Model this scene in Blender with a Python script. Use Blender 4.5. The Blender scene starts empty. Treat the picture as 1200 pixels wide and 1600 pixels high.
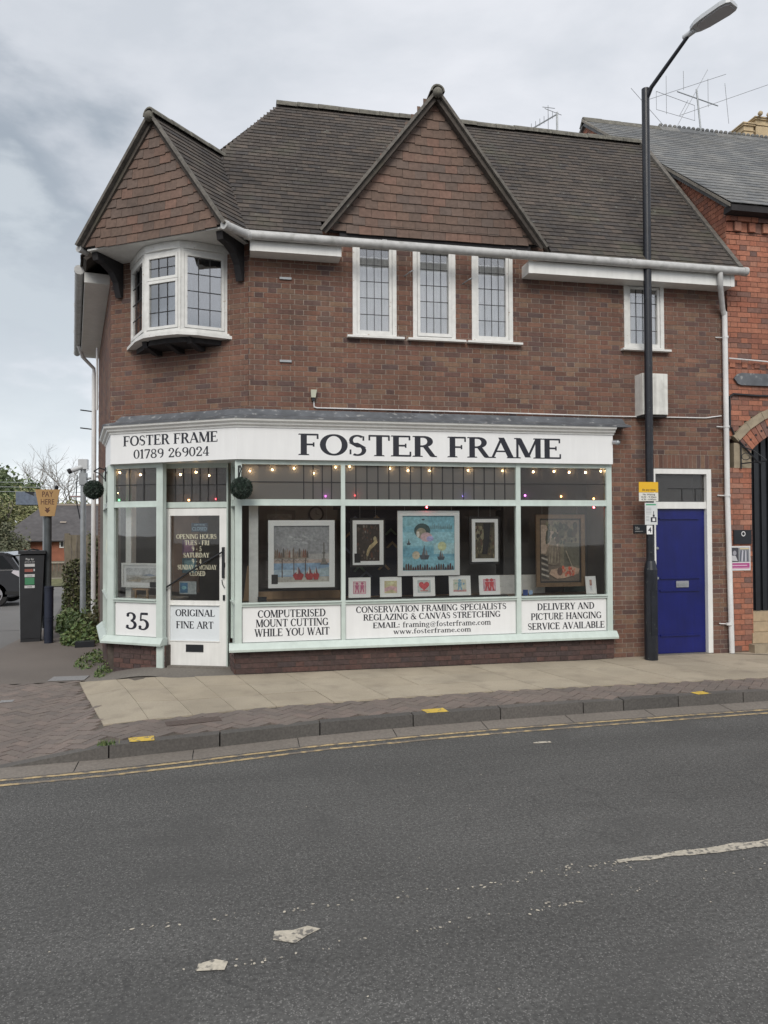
import bpy, math, random
from mathutils import Vector
R = math.radians
random.seed(7)
S = bpy.context.scene
COL = S.collection

# ------------------------------------------------------------------ camera
cd = bpy.data.cameras.new('camera'); cam = bpy.data.objects.new('camera', cd); COL.objects.link(cam)
cd.sensor_fit = 'VERTICAL'; cd.sensor_height = 36.0; cd.lens = 36.0 * 1155 / 1600
cd.clip_start = 0.1; cd.clip_end = 2000
YAW, PITCH, ROLL = R(11.318), R(1.179), R(-0.234)
fw = Vector((math.sin(YAW) * math.cos(PITCH), math.cos(YAW) * math.cos(PITCH), math.sin(PITCH)))
rt = Vector((math.cos(YAW), -math.sin(YAW), 0)); up = rt.cross(fw)
r2 = rt * math.cos(ROLL) + up * math.sin(ROLL); u2 = up * math.cos(ROLL) - rt * math.sin(ROLL)
from mathutils import Matrix
CAMP = Vector((0, -9.4, 1.81))
m = Matrix((r2, u2, -fw)).transposed().to_4x4(); m.translation = CAMP
cam.matrix_world = m
S.camera = cam

# ------------------------------------------------------------------ light
S.view_settings.view_transform = 'Standard'; S.view_settings.look = 'None'
S.view_settings.exposure = 0.58; S.view_settings.gamma = 1.0
S.view_settings.use_curve_mapping = False
SUN_EL, SUN_AZ = R(40), R(196)       # azimuth measured from +Y towards +X
W = bpy.data.worlds.new('World'); S.world = W; W.use_nodes = True
nt = W.node_tree; nt.nodes.clear()
def N(t, **k):
    n = nt.nodes.new(t)
    for a, b in k.items(): setattr(n, a, b)
    return n
def Lk(a, b): nt.links.new(a, b)
out = N('ShaderNodeOutputWorld')
sky = N('ShaderNodeTexSky', sky_type='NISHITA'); sky.sun_disc = False
sky.sun_elevation = SUN_EL; sky.sun_rotation = SUN_AZ
bg1 = N('ShaderNodeBackground'); bg1.inputs['Strength'].default_value = 0.08
Lk(sky.outputs[0], bg1.inputs['Color'])
tc = N('ShaderNodeTexCoord')
mp = N('ShaderNodeMapping'); mp.inputs['Scale'].default_value = (1.0, 1.0, 2.4)
Lk(tc.outputs['Generated'], mp.inputs['Vector'])
n1 = N('ShaderNodeTexNoise'); n1.inputs['Scale'].default_value = 2.6; n1.inputs['Detail'].default_value = 7
n1.inputs['Roughness'].default_value = 0.55; n1.inputs['Distortion'].default_value = 0.25
Lk(mp.outputs[0], n1.inputs['Vector'])
n2 = N('ShaderNodeTexNoise'); n2.inputs['Scale'].default_value = 7.0; n2.inputs['Detail'].default_value = 5
n2.inputs['Roughness'].default_value = 0.5
Lk(mp.outputs[0], n2.inputs['Vector'])
base = N('ShaderNodeValToRGB')
e = base.color_ramp.elements
e[0].position = 0.34; e[0].color = (0.455, 0.48, 0.515, 1)
e[1].position = 0.62; e[1].color = (0.615, 0.625, 0.655, 1)
Lk(n1.outputs['Fac'], base.inputs['Fac'])
# a darker rain cloud standing in the west (left of the photograph)
def dirmask(v, lo, hi):
    d = N('ShaderNodeVectorMath', operation='DOT_PRODUCT'); d.inputs[1].default_value = Vector(v).normalized()
    nn = N('ShaderNodeVectorMath', operation='NORMALIZE'); Lk(tc.outputs['Generated'], nn.inputs[0])
    Lk(nn.outputs['Vector'], d.inputs[0])
    w = N('ShaderNodeMath', operation='MULTIPLY_ADD'); Lk(n1.outputs['Fac'], w.inputs[0]); w.inputs[1].default_value = 0.16
    Lk(d.outputs['Value'], w.inputs[2])
    w2 = N('ShaderNodeMath', operation='MULTIPLY_ADD'); Lk(n2.outputs['Fac'], w2.inputs[0]); w2.inputs[1].default_value = 0.07
    Lk(w.outputs[0], w2.inputs[2])
    r_ = N('ShaderNodeMapRange', interpolation_type='SMOOTHSTEP'); r_.inputs['From Min'].default_value = lo + .115
    r_.inputs['From Max'].default_value = hi + .115; Lk(w2.outputs[0], r_.inputs['Value'])
    return r_.outputs[0]
def mixc(a, bcol, f):
    mx = N('ShaderNodeMix', data_type='RGBA'); Lk(a, mx.inputs[6]); mx.inputs[7].default_value = (*bcol, 1); Lk(f, mx.inputs[0])
    return mx.outputs[2]
c = mixc(base.outputs[0], (0.27, 0.305, 0.345), dirmask((-0.30, 0.86, 0.38), 0.955, 1.0))
c = mixc(c, (0.42, 0.455, 0.485), dirmask((-0.28, 0.93, 0.22), 0.978, 1.0))
# pale band towards the horizon
sx = N('ShaderNodeSeparateXYZ'); Lk(tc.outputs['Generated'], sx.inputs[0])
hr = N('ShaderNodeMapRange', interpolation_type='SMOOTHSTEP'); hr.inputs['From Min'].default_value = 0.26; hr.inputs['From Max'].default_value = -0.02
Lk(sx.outputs['Z'], hr.inputs['Value'])
hm = N('ShaderNodeMath', operation='MULTIPLY'); Lk(hr.outputs[0], hm.inputs[0]); Lk(n2.outputs['Fac'], hm.inputs[1])
hm2 = N('ShaderNodeMath', operation='MULTIPLY'); Lk(hm.outputs[0], hm2.inputs[0]); hm2.inputs[1].default_value = 1.5; hm2.use_clamp = True
c = mixc(c, (0.74, 0.77, 0.79), hm2.outputs[0])
bg2 = N('ShaderNodeBackground'); bg2.inputs['Strength'].default_value = 1.0; Lk(c, bg2.inputs['Color'])
ms = N('ShaderNodeMixShader'); ms.inputs[0].default_value = 0.90
Lk(bg1.outputs[0], ms.inputs[1]); Lk(bg2.outputs[0], ms.inputs[2]); Lk(ms.outputs[0], out.inputs['Surface'])

sd = bpy.data.lights.new('sun', 'SUN'); sd.energy = 1.5; sd.angle = R(30); sd.color = (1.0, 0.95, 0.87)
so = bpy.data.objects.new('sun', sd); COL.objects.link(so); so.location = (-4, -12, 20)
tosun = Vector((math.sin(SUN_AZ) * math.cos(SUN_EL), math.cos(SUN_AZ) * math.cos(SUN_EL), math.sin(SUN_EL)))
so.rotation_euler = tosun.to_track_quat('Z', 'Y').to_euler()

# ------------------------------------------------------------------ materials
def M(name, base=(.5, .5, .5), rough=.8, ramp=None, nscale=6., namt=.25, lscale=.9, lamt=.15, bump=0., bscale=80.,
      metal=0., spec=.5, col=False, emit=None, estr=0., streak=0., coat=0., extra=None):
    m = bpy.data.materials.new(name); m.use_nodes = True; t = m.node_tree; b = t.nodes['Principled BSDF']
    L = t.links.new
    def n(ty, **k):
        q = t.nodes.new(ty)
        for a, v in k.items(): setattr(q, a, v)
        return q
    geo = n('ShaderNodeNewGeometry')
    if ramp:
        at = n('ShaderNodeAttribute', attribute_name='rnd'); oi = n('ShaderNodeObjectInfo')
        ad = n('ShaderNodeMath', operation='ADD'); L(at.outputs['Fac'], ad.inputs[0]); L(oi.outputs['Random'], ad.inputs[1])
        fr = n('ShaderNodeMath', operation='FRACT'); L(ad.outputs[0], fr.inputs[0])
        cr = n('ShaderNodeValToRGB'); els = cr.color_ramp.elements
        for i, cc in enumerate(ramp):
            p = i / (len(ramp) - 1)
            if i < 2: el = els[i]; el.position = p if i == 0 else p
            else: el = els.new(p)
            el.color = (*cc, 1)
        for i, cc in enumerate(ramp): pass
        L(fr.outputs[0], cr.inputs['Fac']); csock = cr.outputs[0]
    elif col:
        at = n('ShaderNodeAttribute', attribute_name='Col'); csock = at.outputs['Color']
    else:
        rg = n('ShaderNodeRGB'); rg.outputs[0].default_value = (*base, 1); csock = rg.outputs[0]
    def mulnoise(csock, scale, amt, det=4, vec=None):
        nz = n('ShaderNodeTexNoise'); nz.inputs['Scale'].default_value = scale; nz.inputs['Detail'].default_value = det
        L(vec or geo.outputs['Position'], nz.inputs['Vector'])
        mr = n('ShaderNodeMapRange'); mr.inputs['From Min'].default_value = .25; mr.inputs['From Max'].default_value = .75
        mr.inputs['To Min'].default_value = 1 - amt; mr.inputs['To Max'].default_value = 1 + amt
        L(nz.outputs['Fac'], mr.inputs['Value'])
        mx = n('ShaderNodeVectorMath', operation='SCALE'); L(csock, mx.inputs[0]); L(mr.outputs[0], mx.inputs['Scale'])
        return mx.outputs[0]
    if namt: csock = mulnoise(csock, nscale, namt)
    if lamt: csock = mulnoise(csock, lscale, lamt, 3)
    if streak:
        mpn = n('ShaderNodeMapping'); mpn.inputs['Scale'].default_value = (9, 9, .8); L(geo.outputs['Position'], mpn.inputs['Vector'])
        csock = mulnoise(csock, 2.0, streak, 5, mpn.outputs[0])
    if extra: csock = extra(t, n, L, geo, csock)
    L(csock, b.inputs['Base Color'])
    b.inputs['Roughness'].default_value = rough; b.inputs['Metallic'].default_value = metal
    b.inputs['Specular IOR Level'].default_value = spec
    if coat: b.inputs['Coat Weight'].default_value = coat; b.inputs['Coat Roughness'].default_value = .12
    if emit: b.inputs['Emission Color'].default_value = (*emit, 1); b.inputs['Emission Strength'].default_value = estr
    if bump:
        nz = n('ShaderNodeTexNoise'); nz.inputs['Scale'].default_value = bscale; nz.inputs['Detail'].default_value = 3
        L(geo.outputs['Position'], nz.inputs['Vector'])
        bp = n('ShaderNodeBump'); bp.inputs['Strength'].default_value = bump; bp.inputs['Distance'].default_value = .004
        L(nz.outputs['Fac'], bp.inputs['Height']); L(bp.outputs[0], b.inputs['Normal'])
    return m
def spots(scale, lo, hi, colr, amt, det=2):
    def f(t, n, L, geo, cs):
        nz = n('ShaderNodeTexNoise'); nz.inputs['Scale'].default_value = scale; nz.inputs['Detail'].default_value = det
        L(geo.outputs['Position'], nz.inputs['Vector'])
        mr = n('ShaderNodeMapRange'); mr.inputs['From Min'].default_value = lo; mr.inputs['From Max'].default_value = hi
        mr.inputs['To Max'].default_value = amt; L(nz.outputs['Fac'], mr.inputs['Value'])
        mx = n('ShaderNodeMix', data_type='RGBA'); L(cs, mx.inputs[6]); mx.inputs[7].default_value = (*colr, 1); L(mr.outputs[0], mx.inputs[0])
        return mx.outputs[2]
    return f
def chain(*fs):
    def f(t, n, L, geo, cs):
        for g in fs: cs = g(t, n, L, geo, cs)
        return cs
    return f
def glass(name, tint=(.985, .995, .99), rough=.02, extra_gloss=0.0, frost=0.0, frostcol=(.3, .3, .3)):
    m = bpy.data.materials.new(name); m.use_nodes = True; t = m.node_tree; t.nodes.clear(); L = t.links.new
    o = t.nodes.new('ShaderNodeOutputMaterial'); tr = t.nodes.new('ShaderNodeBsdfTransparent'); tr.inputs[0].default_value = (*tint, 1)
    gl = t.nodes.new('ShaderNodeBsdfGlossy'); gl.inputs['Roughness'].default_value = rough
    fr = t.nodes.new('ShaderNodeFresnel'); fr.inputs['IOR'].default_value = 1.5
    ad = t.nodes.new('ShaderNodeMath'); ad.operation = 'ADD'; ad.use_clamp = True; L(fr.outputs[0], ad.inputs[0]); ad.inputs[1].default_value = extra_gloss
    mx = t.nodes.new('ShaderNodeMixShader'); L(ad.outputs[0], mx.inputs[0]); L(tr.outputs[0], mx.inputs[1]); L(gl.outputs[0], mx.inputs[2])
    geo = t.nodes.new('ShaderNodeNewGeometry'); nz = t.nodes.new('ShaderNodeTexNoise')
    nz.inputs['Scale'].default_value = 60 if frost else 1.6; L(geo.outputs['Position'], nz.inputs['Vector'])
    bp = t.nodes.new('ShaderNodeBump'); bp.inputs['Distance'].default_value = .003 if frost else .004; bp.inputs['Strength'].default_value = .9 if frost else .25
    L(nz.outputs['Fac'], bp.inputs['Height']); L(bp.outputs[0], gl.inputs['Normal'])
    res = mx.outputs[0]
    if frost:
        df = t.nodes.new('ShaderNodeBsdfTranslucent'); df.inputs[0].default_value = (*[min(1, x * 2.0) for x in frostcol], 1)
        d2 = t.nodes.new('ShaderNodeBsdfDiffuse'); d2.inputs[0].default_value = (*frostcol, 1)
        ma = t.nodes.new('ShaderNodeMixShader'); ma.inputs[0].default_value = .5; L(df.outputs[0], ma.inputs[1]); L(d2.outputs[0], ma.inputs[2])
        mb = t.nodes.new('ShaderNodeMixShader'); mb.inputs[0].default_value = frost; L(res, mb.inputs[1]); L(ma.outputs[0], mb.inputs[2]); res = mb.outputs[0]
    L(res, o.inputs['Surface']); return m

BR0 = [(.115, .060, .046), (.175, .090, .064), (.135, .073, .056), (.205, .108, .076), (.085, .052, .048), (.165, .083, .062), (.145, .080, .060), (.195, .118, .080), (.10, .065, .062), (.155, .074, .054), (.18, .095, .066)]
BR = [(r * .97, g_ * .97, b_ * .95) for r, g_, b_ in BR0]
m_brick = M('brown brick', ramp=BR, rough=.92, nscale=35, namt=.22, lscale=.9, lamt=.22, bump=.5, bscale=120, streak=.14, extra=chain(spots(1.2, .58, .74, (.21, .165, .13), .32, 6), spots(2.1, .40, .27, (.06, .045, .04), .45, 6)))
m_plinth = M('dark plinth brick', ramp=[(.045, .030, .029), (.075, .045, .040), (.055, .040, .040), (.095, .05, .042), (.06, .036, .033)], rough=.88, nscale=30, namt=.3, bump=.5)
m_mortar = M('grey mortar', (.31, .265, .225), .95, nscale=20, namt=.2, lscale=1.2, lamt=.2, bump=.4)
m_mortard = M('dirty mortar', (.085, .07, .06), .95, nscale=20, namt=.3, lamt=.2, bump=.4)
OB = [(.34, .13, .08), (.39, .165, .105), (.31, .115, .072), (.20, .095, .072), (.36, .17, .115), (.14, .083, .072), (.34, .14, .088), (.26, .105, .07), (.36, .15, .095)]
m_obrick = M('orange brick', ramp=OB, rough=.9, nscale=30, namt=.2, lscale=1.0, lamt=.2, bump=.4, streak=.08)
m_omort = M('sooty mortar', (.155, .105, .08), .95, nscale=20, namt=.25)
RT0 = [(.068, .058, .051), (.088, .074, .064), (.052, .045, .042), (.104, .084, .071), (.076, .065, .058), (.060, .054, .053), (.092, .077, .064)]
RT = [(a_ * .88, b_ * .87, c3_ * .86) for a_, b_, c3_ in RT0]
m_tile = M('weathered roof tile', ramp=RT, rough=.9, nscale=16, namt=.3, lscale=.8, lamt=.25, bump=.4, extra=chain(spots(9, .66, .74, (.17, .17, .15), .7, 5), spots(1.6, .55, .75, (.085, .088, .055), .5, 7)))
m_htile = M('clay hanging tile', ramp=[(.120, .082, .064), (.142, .093, .072), (.108, .078, .064), (.155, .098, .074), (.13, .092, .075), (.114, .085, .072), (.136, .086, .067), (.175, .103, .078)], rough=.85, nscale=22, namt=.2, lscale=1., lamt=.25, bump=.3)
m_verge = M('weathered verge mortar', (.125, .115, .102), .9, nscale=18, namt=.4, lamt=.2, bump=.4)
m_ridge = M('lichened ridge tile', (.125, .118, .10), .92, nscale=14, namt=.4, lamt=.2, bump=.6, extra=spots(20, .55, .7, (.24, .235, .19), .6))
m_slate = M('grey slate', ramp=[(.12, .125, .128), (.155, .155, .152), (.10, .105, .11), (.18, .178, .17), (.135, .14, .14)], rough=.7, nscale=12, namt=.25, lscale=1., lamt=.25, extra=spots(14, .66, .72, (.3, .3, .27), .8, 4))
m_white = M('white gloss paint', (.72, .72, .70), .38, nscale=5, namt=.05, lscale=1.5, lamt=.05, streak=.06, bump=.08, bscale=30)
m_board = M('white sign board', (.74, .745, .745), .35, nscale=3, namt=.03, lamt=.03, streak=.03)
m_pframe = M('white picture moulding', (.84, .84, .83), .35, nscale=6, namt=.03, lamt=0)
m_wframe = M('old white window paint', (.66, .66, .64), .5, nscale=14, namt=.10, lamt=.06, bump=.2, bscale=40, extra=spots(24, .68, .74, (.34, .24, .16), .7, 3))
m_gutter = M('weathered white gutter', (.46, .46, .455), .5, nscale=12, namt=.16, lamt=.1, extra=spots(8, .58, .72, (.27, .27, .25), .7, 5))
m_pipe = M('white plastic pipe', (.66, .66, .66), .35, nscale=8, namt=.06, streak=.1)
m_mint = M('pale mint paint', (.50, .572, .535), .42, nscale=7, namt=.07, lamt=.05, streak=.05, bump=.12, bscale=40, extra=spots(30, .72, .76, (.35, .36, .32), .6, 3))
m_blue = M('royal blue paint', (.005, .009, .112), .36, nscale=4, namt=.15, lamt=.15, spec=.5, streak=.15, bump=.15, bscale=25)
m_black = M('black letter vinyl', (.012, .013, .022), .45, namt=0, lamt=0)
m_blackp = M('black pole paint', (.012, .014, .020), .36, nscale=10, namt=.3, lamt=.1, extra=spots(40, .66, .72, (.11, .12, .10), .6, 3))
m_dark = M('dark stained timber', (.022, .020, .022), .8, nscale=12, namt=.3)
m_iron = M('black iron', (.012, .014, .018), .4, nscale=8, namt=.2)
m_lead = M('weathered lead', (.10, .108, .12), .6, nscale=7, namt=.35, lamt=.2, bump=.6, bscale=14, extra=spots(14, .60, .68, (.36, .36, .35), .6, 6))
m_came = M('lead came', (.018, .018, .02), .6, namt=0, lamt=0)
m_glass = glass('shop glass')
m_glassu = glass('upstairs glass', tint=(.985, .99, .995), extra_gloss=.20)
m_glasso = glass('oriel glass', tint=(.75, .78, .80), extra_gloss=.34)
m_frost = glass('obscured leaded glass', tint=(.75, .75, .73), rough=.22, extra_gloss=.04, frost=.55, frostcol=(.26, .255, .245))
m_frostb = glass('clear leaded glass', tint=(.78, .78, .78), rough=.06, extra_gloss=.03, frost=.22, frostcol=(.17, .16, .155))
m_text = M('pale gold vinyl', (.50, .48, .36), .5, namt=0, lamt=0)
m_curtain = M('white net curtain', (.84, .86, .87), .9, nscale=4, namt=.08, lamt=.1)
m_room = M('dim shop interior wall', (.13, .122, .115), .9, nscale=2, namt=.25)
m_roomd = M('navy display cloth', (.018, .020, .034), .95, nscale=3, namt=.3)
m_floor = M('shop floor', (.09, .07, .055), .6, nscale=3)
m_wood = M('pine board', (.36, .24, .14), .6, nscale=4, namt=.15, streak=.15)
m_gilt = M('brown gilt moulding', (.155, .095, .050), .42, nscale=30, namt=.2, bump=.3)
m_dkframe = M('dark frame moulding', (.022, .019, .018), .45, nscale=12, namt=.2)
m_art = M('picture print', col=True, rough=.55, nscale=30, namt=.26, lscale=9, lamt=.22)
m_flat = M('printed sign', col=True, rough=.5, namt=.04, lamt=0)
m_metal = M('galvanised steel', (.30, .32, .335), .45, metal=.4, nscale=8, namt=.15)
m_alu = M('thin aluminium', (.24, .25, .26), .5, metal=.5, namt=0, lamt=0)
m_lampg = M('lantern grey', (.50, .52, .54), .4, nscale=6, namt=.06)
m_lens = M('lantern lens', (.44, .44, .47), .25, namt=0, lamt=.05)
m_topi = M('artificial box leaves', ramp=[(.012, .025, .018), (.02, .04, .026), (.03, .05, .034), (.016, .03, .024)], rough=.5, namt=0, lamt=0)
m_ivy = M('ivy leaves', ramp=[(.045, .060, .022), (.075, .085, .03), (.10, .095, .045), (.035, .05, .022), (.12, .11, .06)], rough=.6, namt=0, lamt=.2)
m_weed = M('weed leaves', ramp=[(.045, .085, .022), (.08, .13, .035), (.12, .15, .05), (.035, .07, .02), (.15, .16, .07)], rough=.6, namt=0, lamt=.2)
m_leafa = M('spring foliage', ramp=[(.15, .17, .07), (.20, .21, .09), (.24, .23, .12), (.12, .14, .065)], rough=.7, namt=0, lamt=.3, lscale=.3)  # spring leaf colours, lightened to stand in for distance haze
m_leafb = M('grey green foliage', ramp=[(.12, .135, .08), (.16, .165, .10), (.10, .115, .07), (.19, .18, .115)], rough=.7, namt=0, lamt=.3, lscale=.3)  # distance haze put into the leaf colour here too
m_leafd = M('dark evergreen foliage', ramp=[(.07, .10, .045), (.10, .135, .055), (.13, .16, .07)], rough=.7, namt=0, lamt=.3, lscale=.3)  # evergreen tones likewise paled in place of haze
m_bark = M('grey bark', (.17, .15, .13), .9, nscale=5, namt=.2)
m_oldwood = M('old fence boards', ramp=[(.14, .12, .09), (.17, .145, .105), (.115, .10, .08)], rough=.9, nscale=8, namt=.25, streak=.2)
m_farbrick = M('far red brick', (.27, .105, .065), .9, nscale=3, namt=.2, lscale=.5, lamt=.15)
m_farroof = M('far tiled roof', (.085, .08, .082), .9, nscale=4, namt=.2)
m_carb = M('dark grey car paint', (.035, .037, .043), .25, metal=.4, coat=1.0, namt=0, lamt=0)
m_carg = M('car glass', (.012, .014, .016), .05, namt=0, lamt=0)
m_tyre = M('tyre rubber', (.018, .018, .018), .9, namt=0, lamt=0)
m_rim = M('alloy rim', (.5, .5, .52), .3, metal=.8, namt=0, lamt=0)
m_lampc = M('clear tail lamp', (.55, .52, .55), .15, namt=0, lamt=0)
m_cream = M('cream terracotta', (.50, .39, .24), .8, nscale=8, namt=.2, streak=.1)
m_stone = M('cream stone', (.40, .31, .205), .85, nscale=12, namt=.15, streak=.1)
m_stone2 = M('grey buff stone', (.30, .25, .18), .85, nscale=12, namt=.2)
# ground materials
def cracks(t, n, L, geo, cs):
    nz = n('ShaderNodeTexNoise'); nz.inputs['Scale'].default_value = 1.7; nz.inputs['Detail'].default_value = 5; L(geo.outputs['Position'], nz.inputs['Vector'])
    ad = n('ShaderNodeVectorMath', operation='MULTIPLY_ADD'); L(nz.outputs['Color'], ad.inputs[0]); ad.inputs[1].default_value = (.7, .7, 0); L(geo.outputs['Position'], ad.inputs[2])
    v = n('ShaderNodeTexVoronoi', feature='DISTANCE_TO_EDGE'); v.inputs['Scale'].default_value = 2.6; L(ad.outputs[0], v.inputs['Vector'])
    m1 = n('ShaderNodeMapRange'); m1.inputs['From Min'].default_value = .035; m1.inputs['From Max'].default_value = .0; L(v.outputs['Distance'], m1.inputs['Value'])
    n2_ = n('ShaderNodeTexNoise'); n2_.inputs['Scale'].default_value = .55; n2_.inputs['Detail'].default_value = 2; L(geo.outputs['Position'], n2_.inputs['Vector'])
    m2 = n('ShaderNodeMapRange'); m2.inputs['From Min'].default_value = .53; m2.inputs['From Max'].default_value = .62; L(n2_.outputs['Fac'], m2.inputs['Value'])
    mm = n('ShaderNodeMath', operation='MULTIPLY'); L(m1.outputs[0], mm.inputs[0]); L(m2.outputs[0], mm.inputs[1])
    m3 = n('ShaderNodeMath', operation='MULTIPLY'); L(mm.outputs[0], m3.inputs[0]); m3.inputs[1].default_value = .42
    mx = n('ShaderNodeMix', data_type='RGBA'); L(cs, mx.inputs[6]); mx.inputs[7].default_value = (.03, .03, .03, 1); L(m3.outputs[0], mx.inputs[0]); return mx.outputs[2]
def lanes(t, n, L, geo, cs):                         # long polished and dusty streaks along the carriageway
    mp_ = n('ShaderNodeMapping'); mp_.inputs['Scale'].default_value = (.12, 1.3, 1); L(geo.outputs['Position'], mp_.inputs['Vector'])
    nz = n('ShaderNodeTexNoise'); nz.inputs['Scale'].default_value = 1.6; nz.inputs['Detail'].default_value = 4; L(mp_.outputs[0], nz.inputs['Vector'])
    mr = n('ShaderNodeMapRange'); mr.inputs['From Min'].default_value = .3; mr.inputs['From Max'].default_value = .7; mr.inputs['To Min'].default_value = .86; mr.inputs['To Max'].default_value = 1.14; L(nz.outputs['Fac'], mr.inputs['Value'])
    mx = n('ShaderNodeVectorMath', operation='SCALE'); L(cs, mx.inputs[0]); L(mr.outputs[0], mx.inputs['Scale']); return mx.outputs[0]
m_road = M('road asphalt', (.077, .076, .073), .86, nscale=46, namt=.44, lscale=.5, lamt=.14, bump=1.0, bscale=60,
           extra=chain(spots(110, .61, .67, (.24, .235, .225), .6, 1), spots(75, .36, .30, (.035, .035, .035), .6, 2), spots(30, .72, .77, (.28, .27, .25), .5, 2), lanes, spots(1.3, .56, .68, (.060, .059, .057), .45, 7), cracks))
m_lot = M('side road asphalt', (.145, .14, .135), .9, nscale=60, namt=.15, lscale=.5, lamt=.15, bump=.4)
m_path = M('brown footway', (.145, .125, .110), .9, nscale=60, namt=.22, lscale=.8, lamt=.16, bump=.5)
m_joint = M('sandy joint', (.10, .085, .07), .95, nscale=30, namt=.3)
m_slab = M('buff paving slab', ramp=[(.35, .30, .228), (.37, .322, .248), (.33, .285, .218), (.36, .308, .232)], rough=.88, nscale=60, namt=.10, lscale=1.3, lamt=.16, bump=.4, extra=spots(3.5, .52, .75, (.20, .17, .135), .5, 6))
m_paver = M('brown block paver', ramp=[(.155, .125, .112), (.175, .145, .125), (.14, .118, .106), (.19, .15, .13), (.16, .135, .12)], rough=.9, nscale=60, namt=.15, lscale=.9, lamt=.15, bump=.4, extra=spots(50, .68, .74, (.3, .28, .25), .4, 2))
m_kerb = M('concrete kerb', ramp=[(.088, .082, .075), (.105, .096, .088), (.078, .073, .068)], rough=.9, nscale=50, namt=.25, lamt=.2, bump=.5)
m_channel = M('channel block', (.175, .155, .135), .9, nscale=40, namt=.2, lamt=.15, bump=.4)
m_concrete = M('dark concrete apron', (.15, .135, .118), .9, nscale=30, namt=.22, lamt=.2, bump=.4)
m_yline = M('worn yellow line', (.43, .325, .175), .85, nscale=30, namt=.3, extra=spots(9, .46, .56, (.155, .135, .115), .9, 7))
m_yline2 = M('bright yellow paint', (.62, .43, .07), .7, nscale=20, namt=.15, extra=spots(22, .56, .60, (.17, .15, .13), .8, 5))
m_wline = M('worn white line', (.46, .42, .345), .85, nscale=40, namt=.25, extra=spots(34, .52, .60, (.11, .105, .10), .85, 6))
m_grass = M('rough grass', ramp=[(.06, .075, .03), (.09, .10, .045), (.12, .12, .06)], rough=.9, nscale=4, namt=.3, lamt=.3)
m_iron2 = M('steel cover', (.24, .235, .235), .7, nscale=50, namt=.3, lamt=.1, bump=.4)

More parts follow.
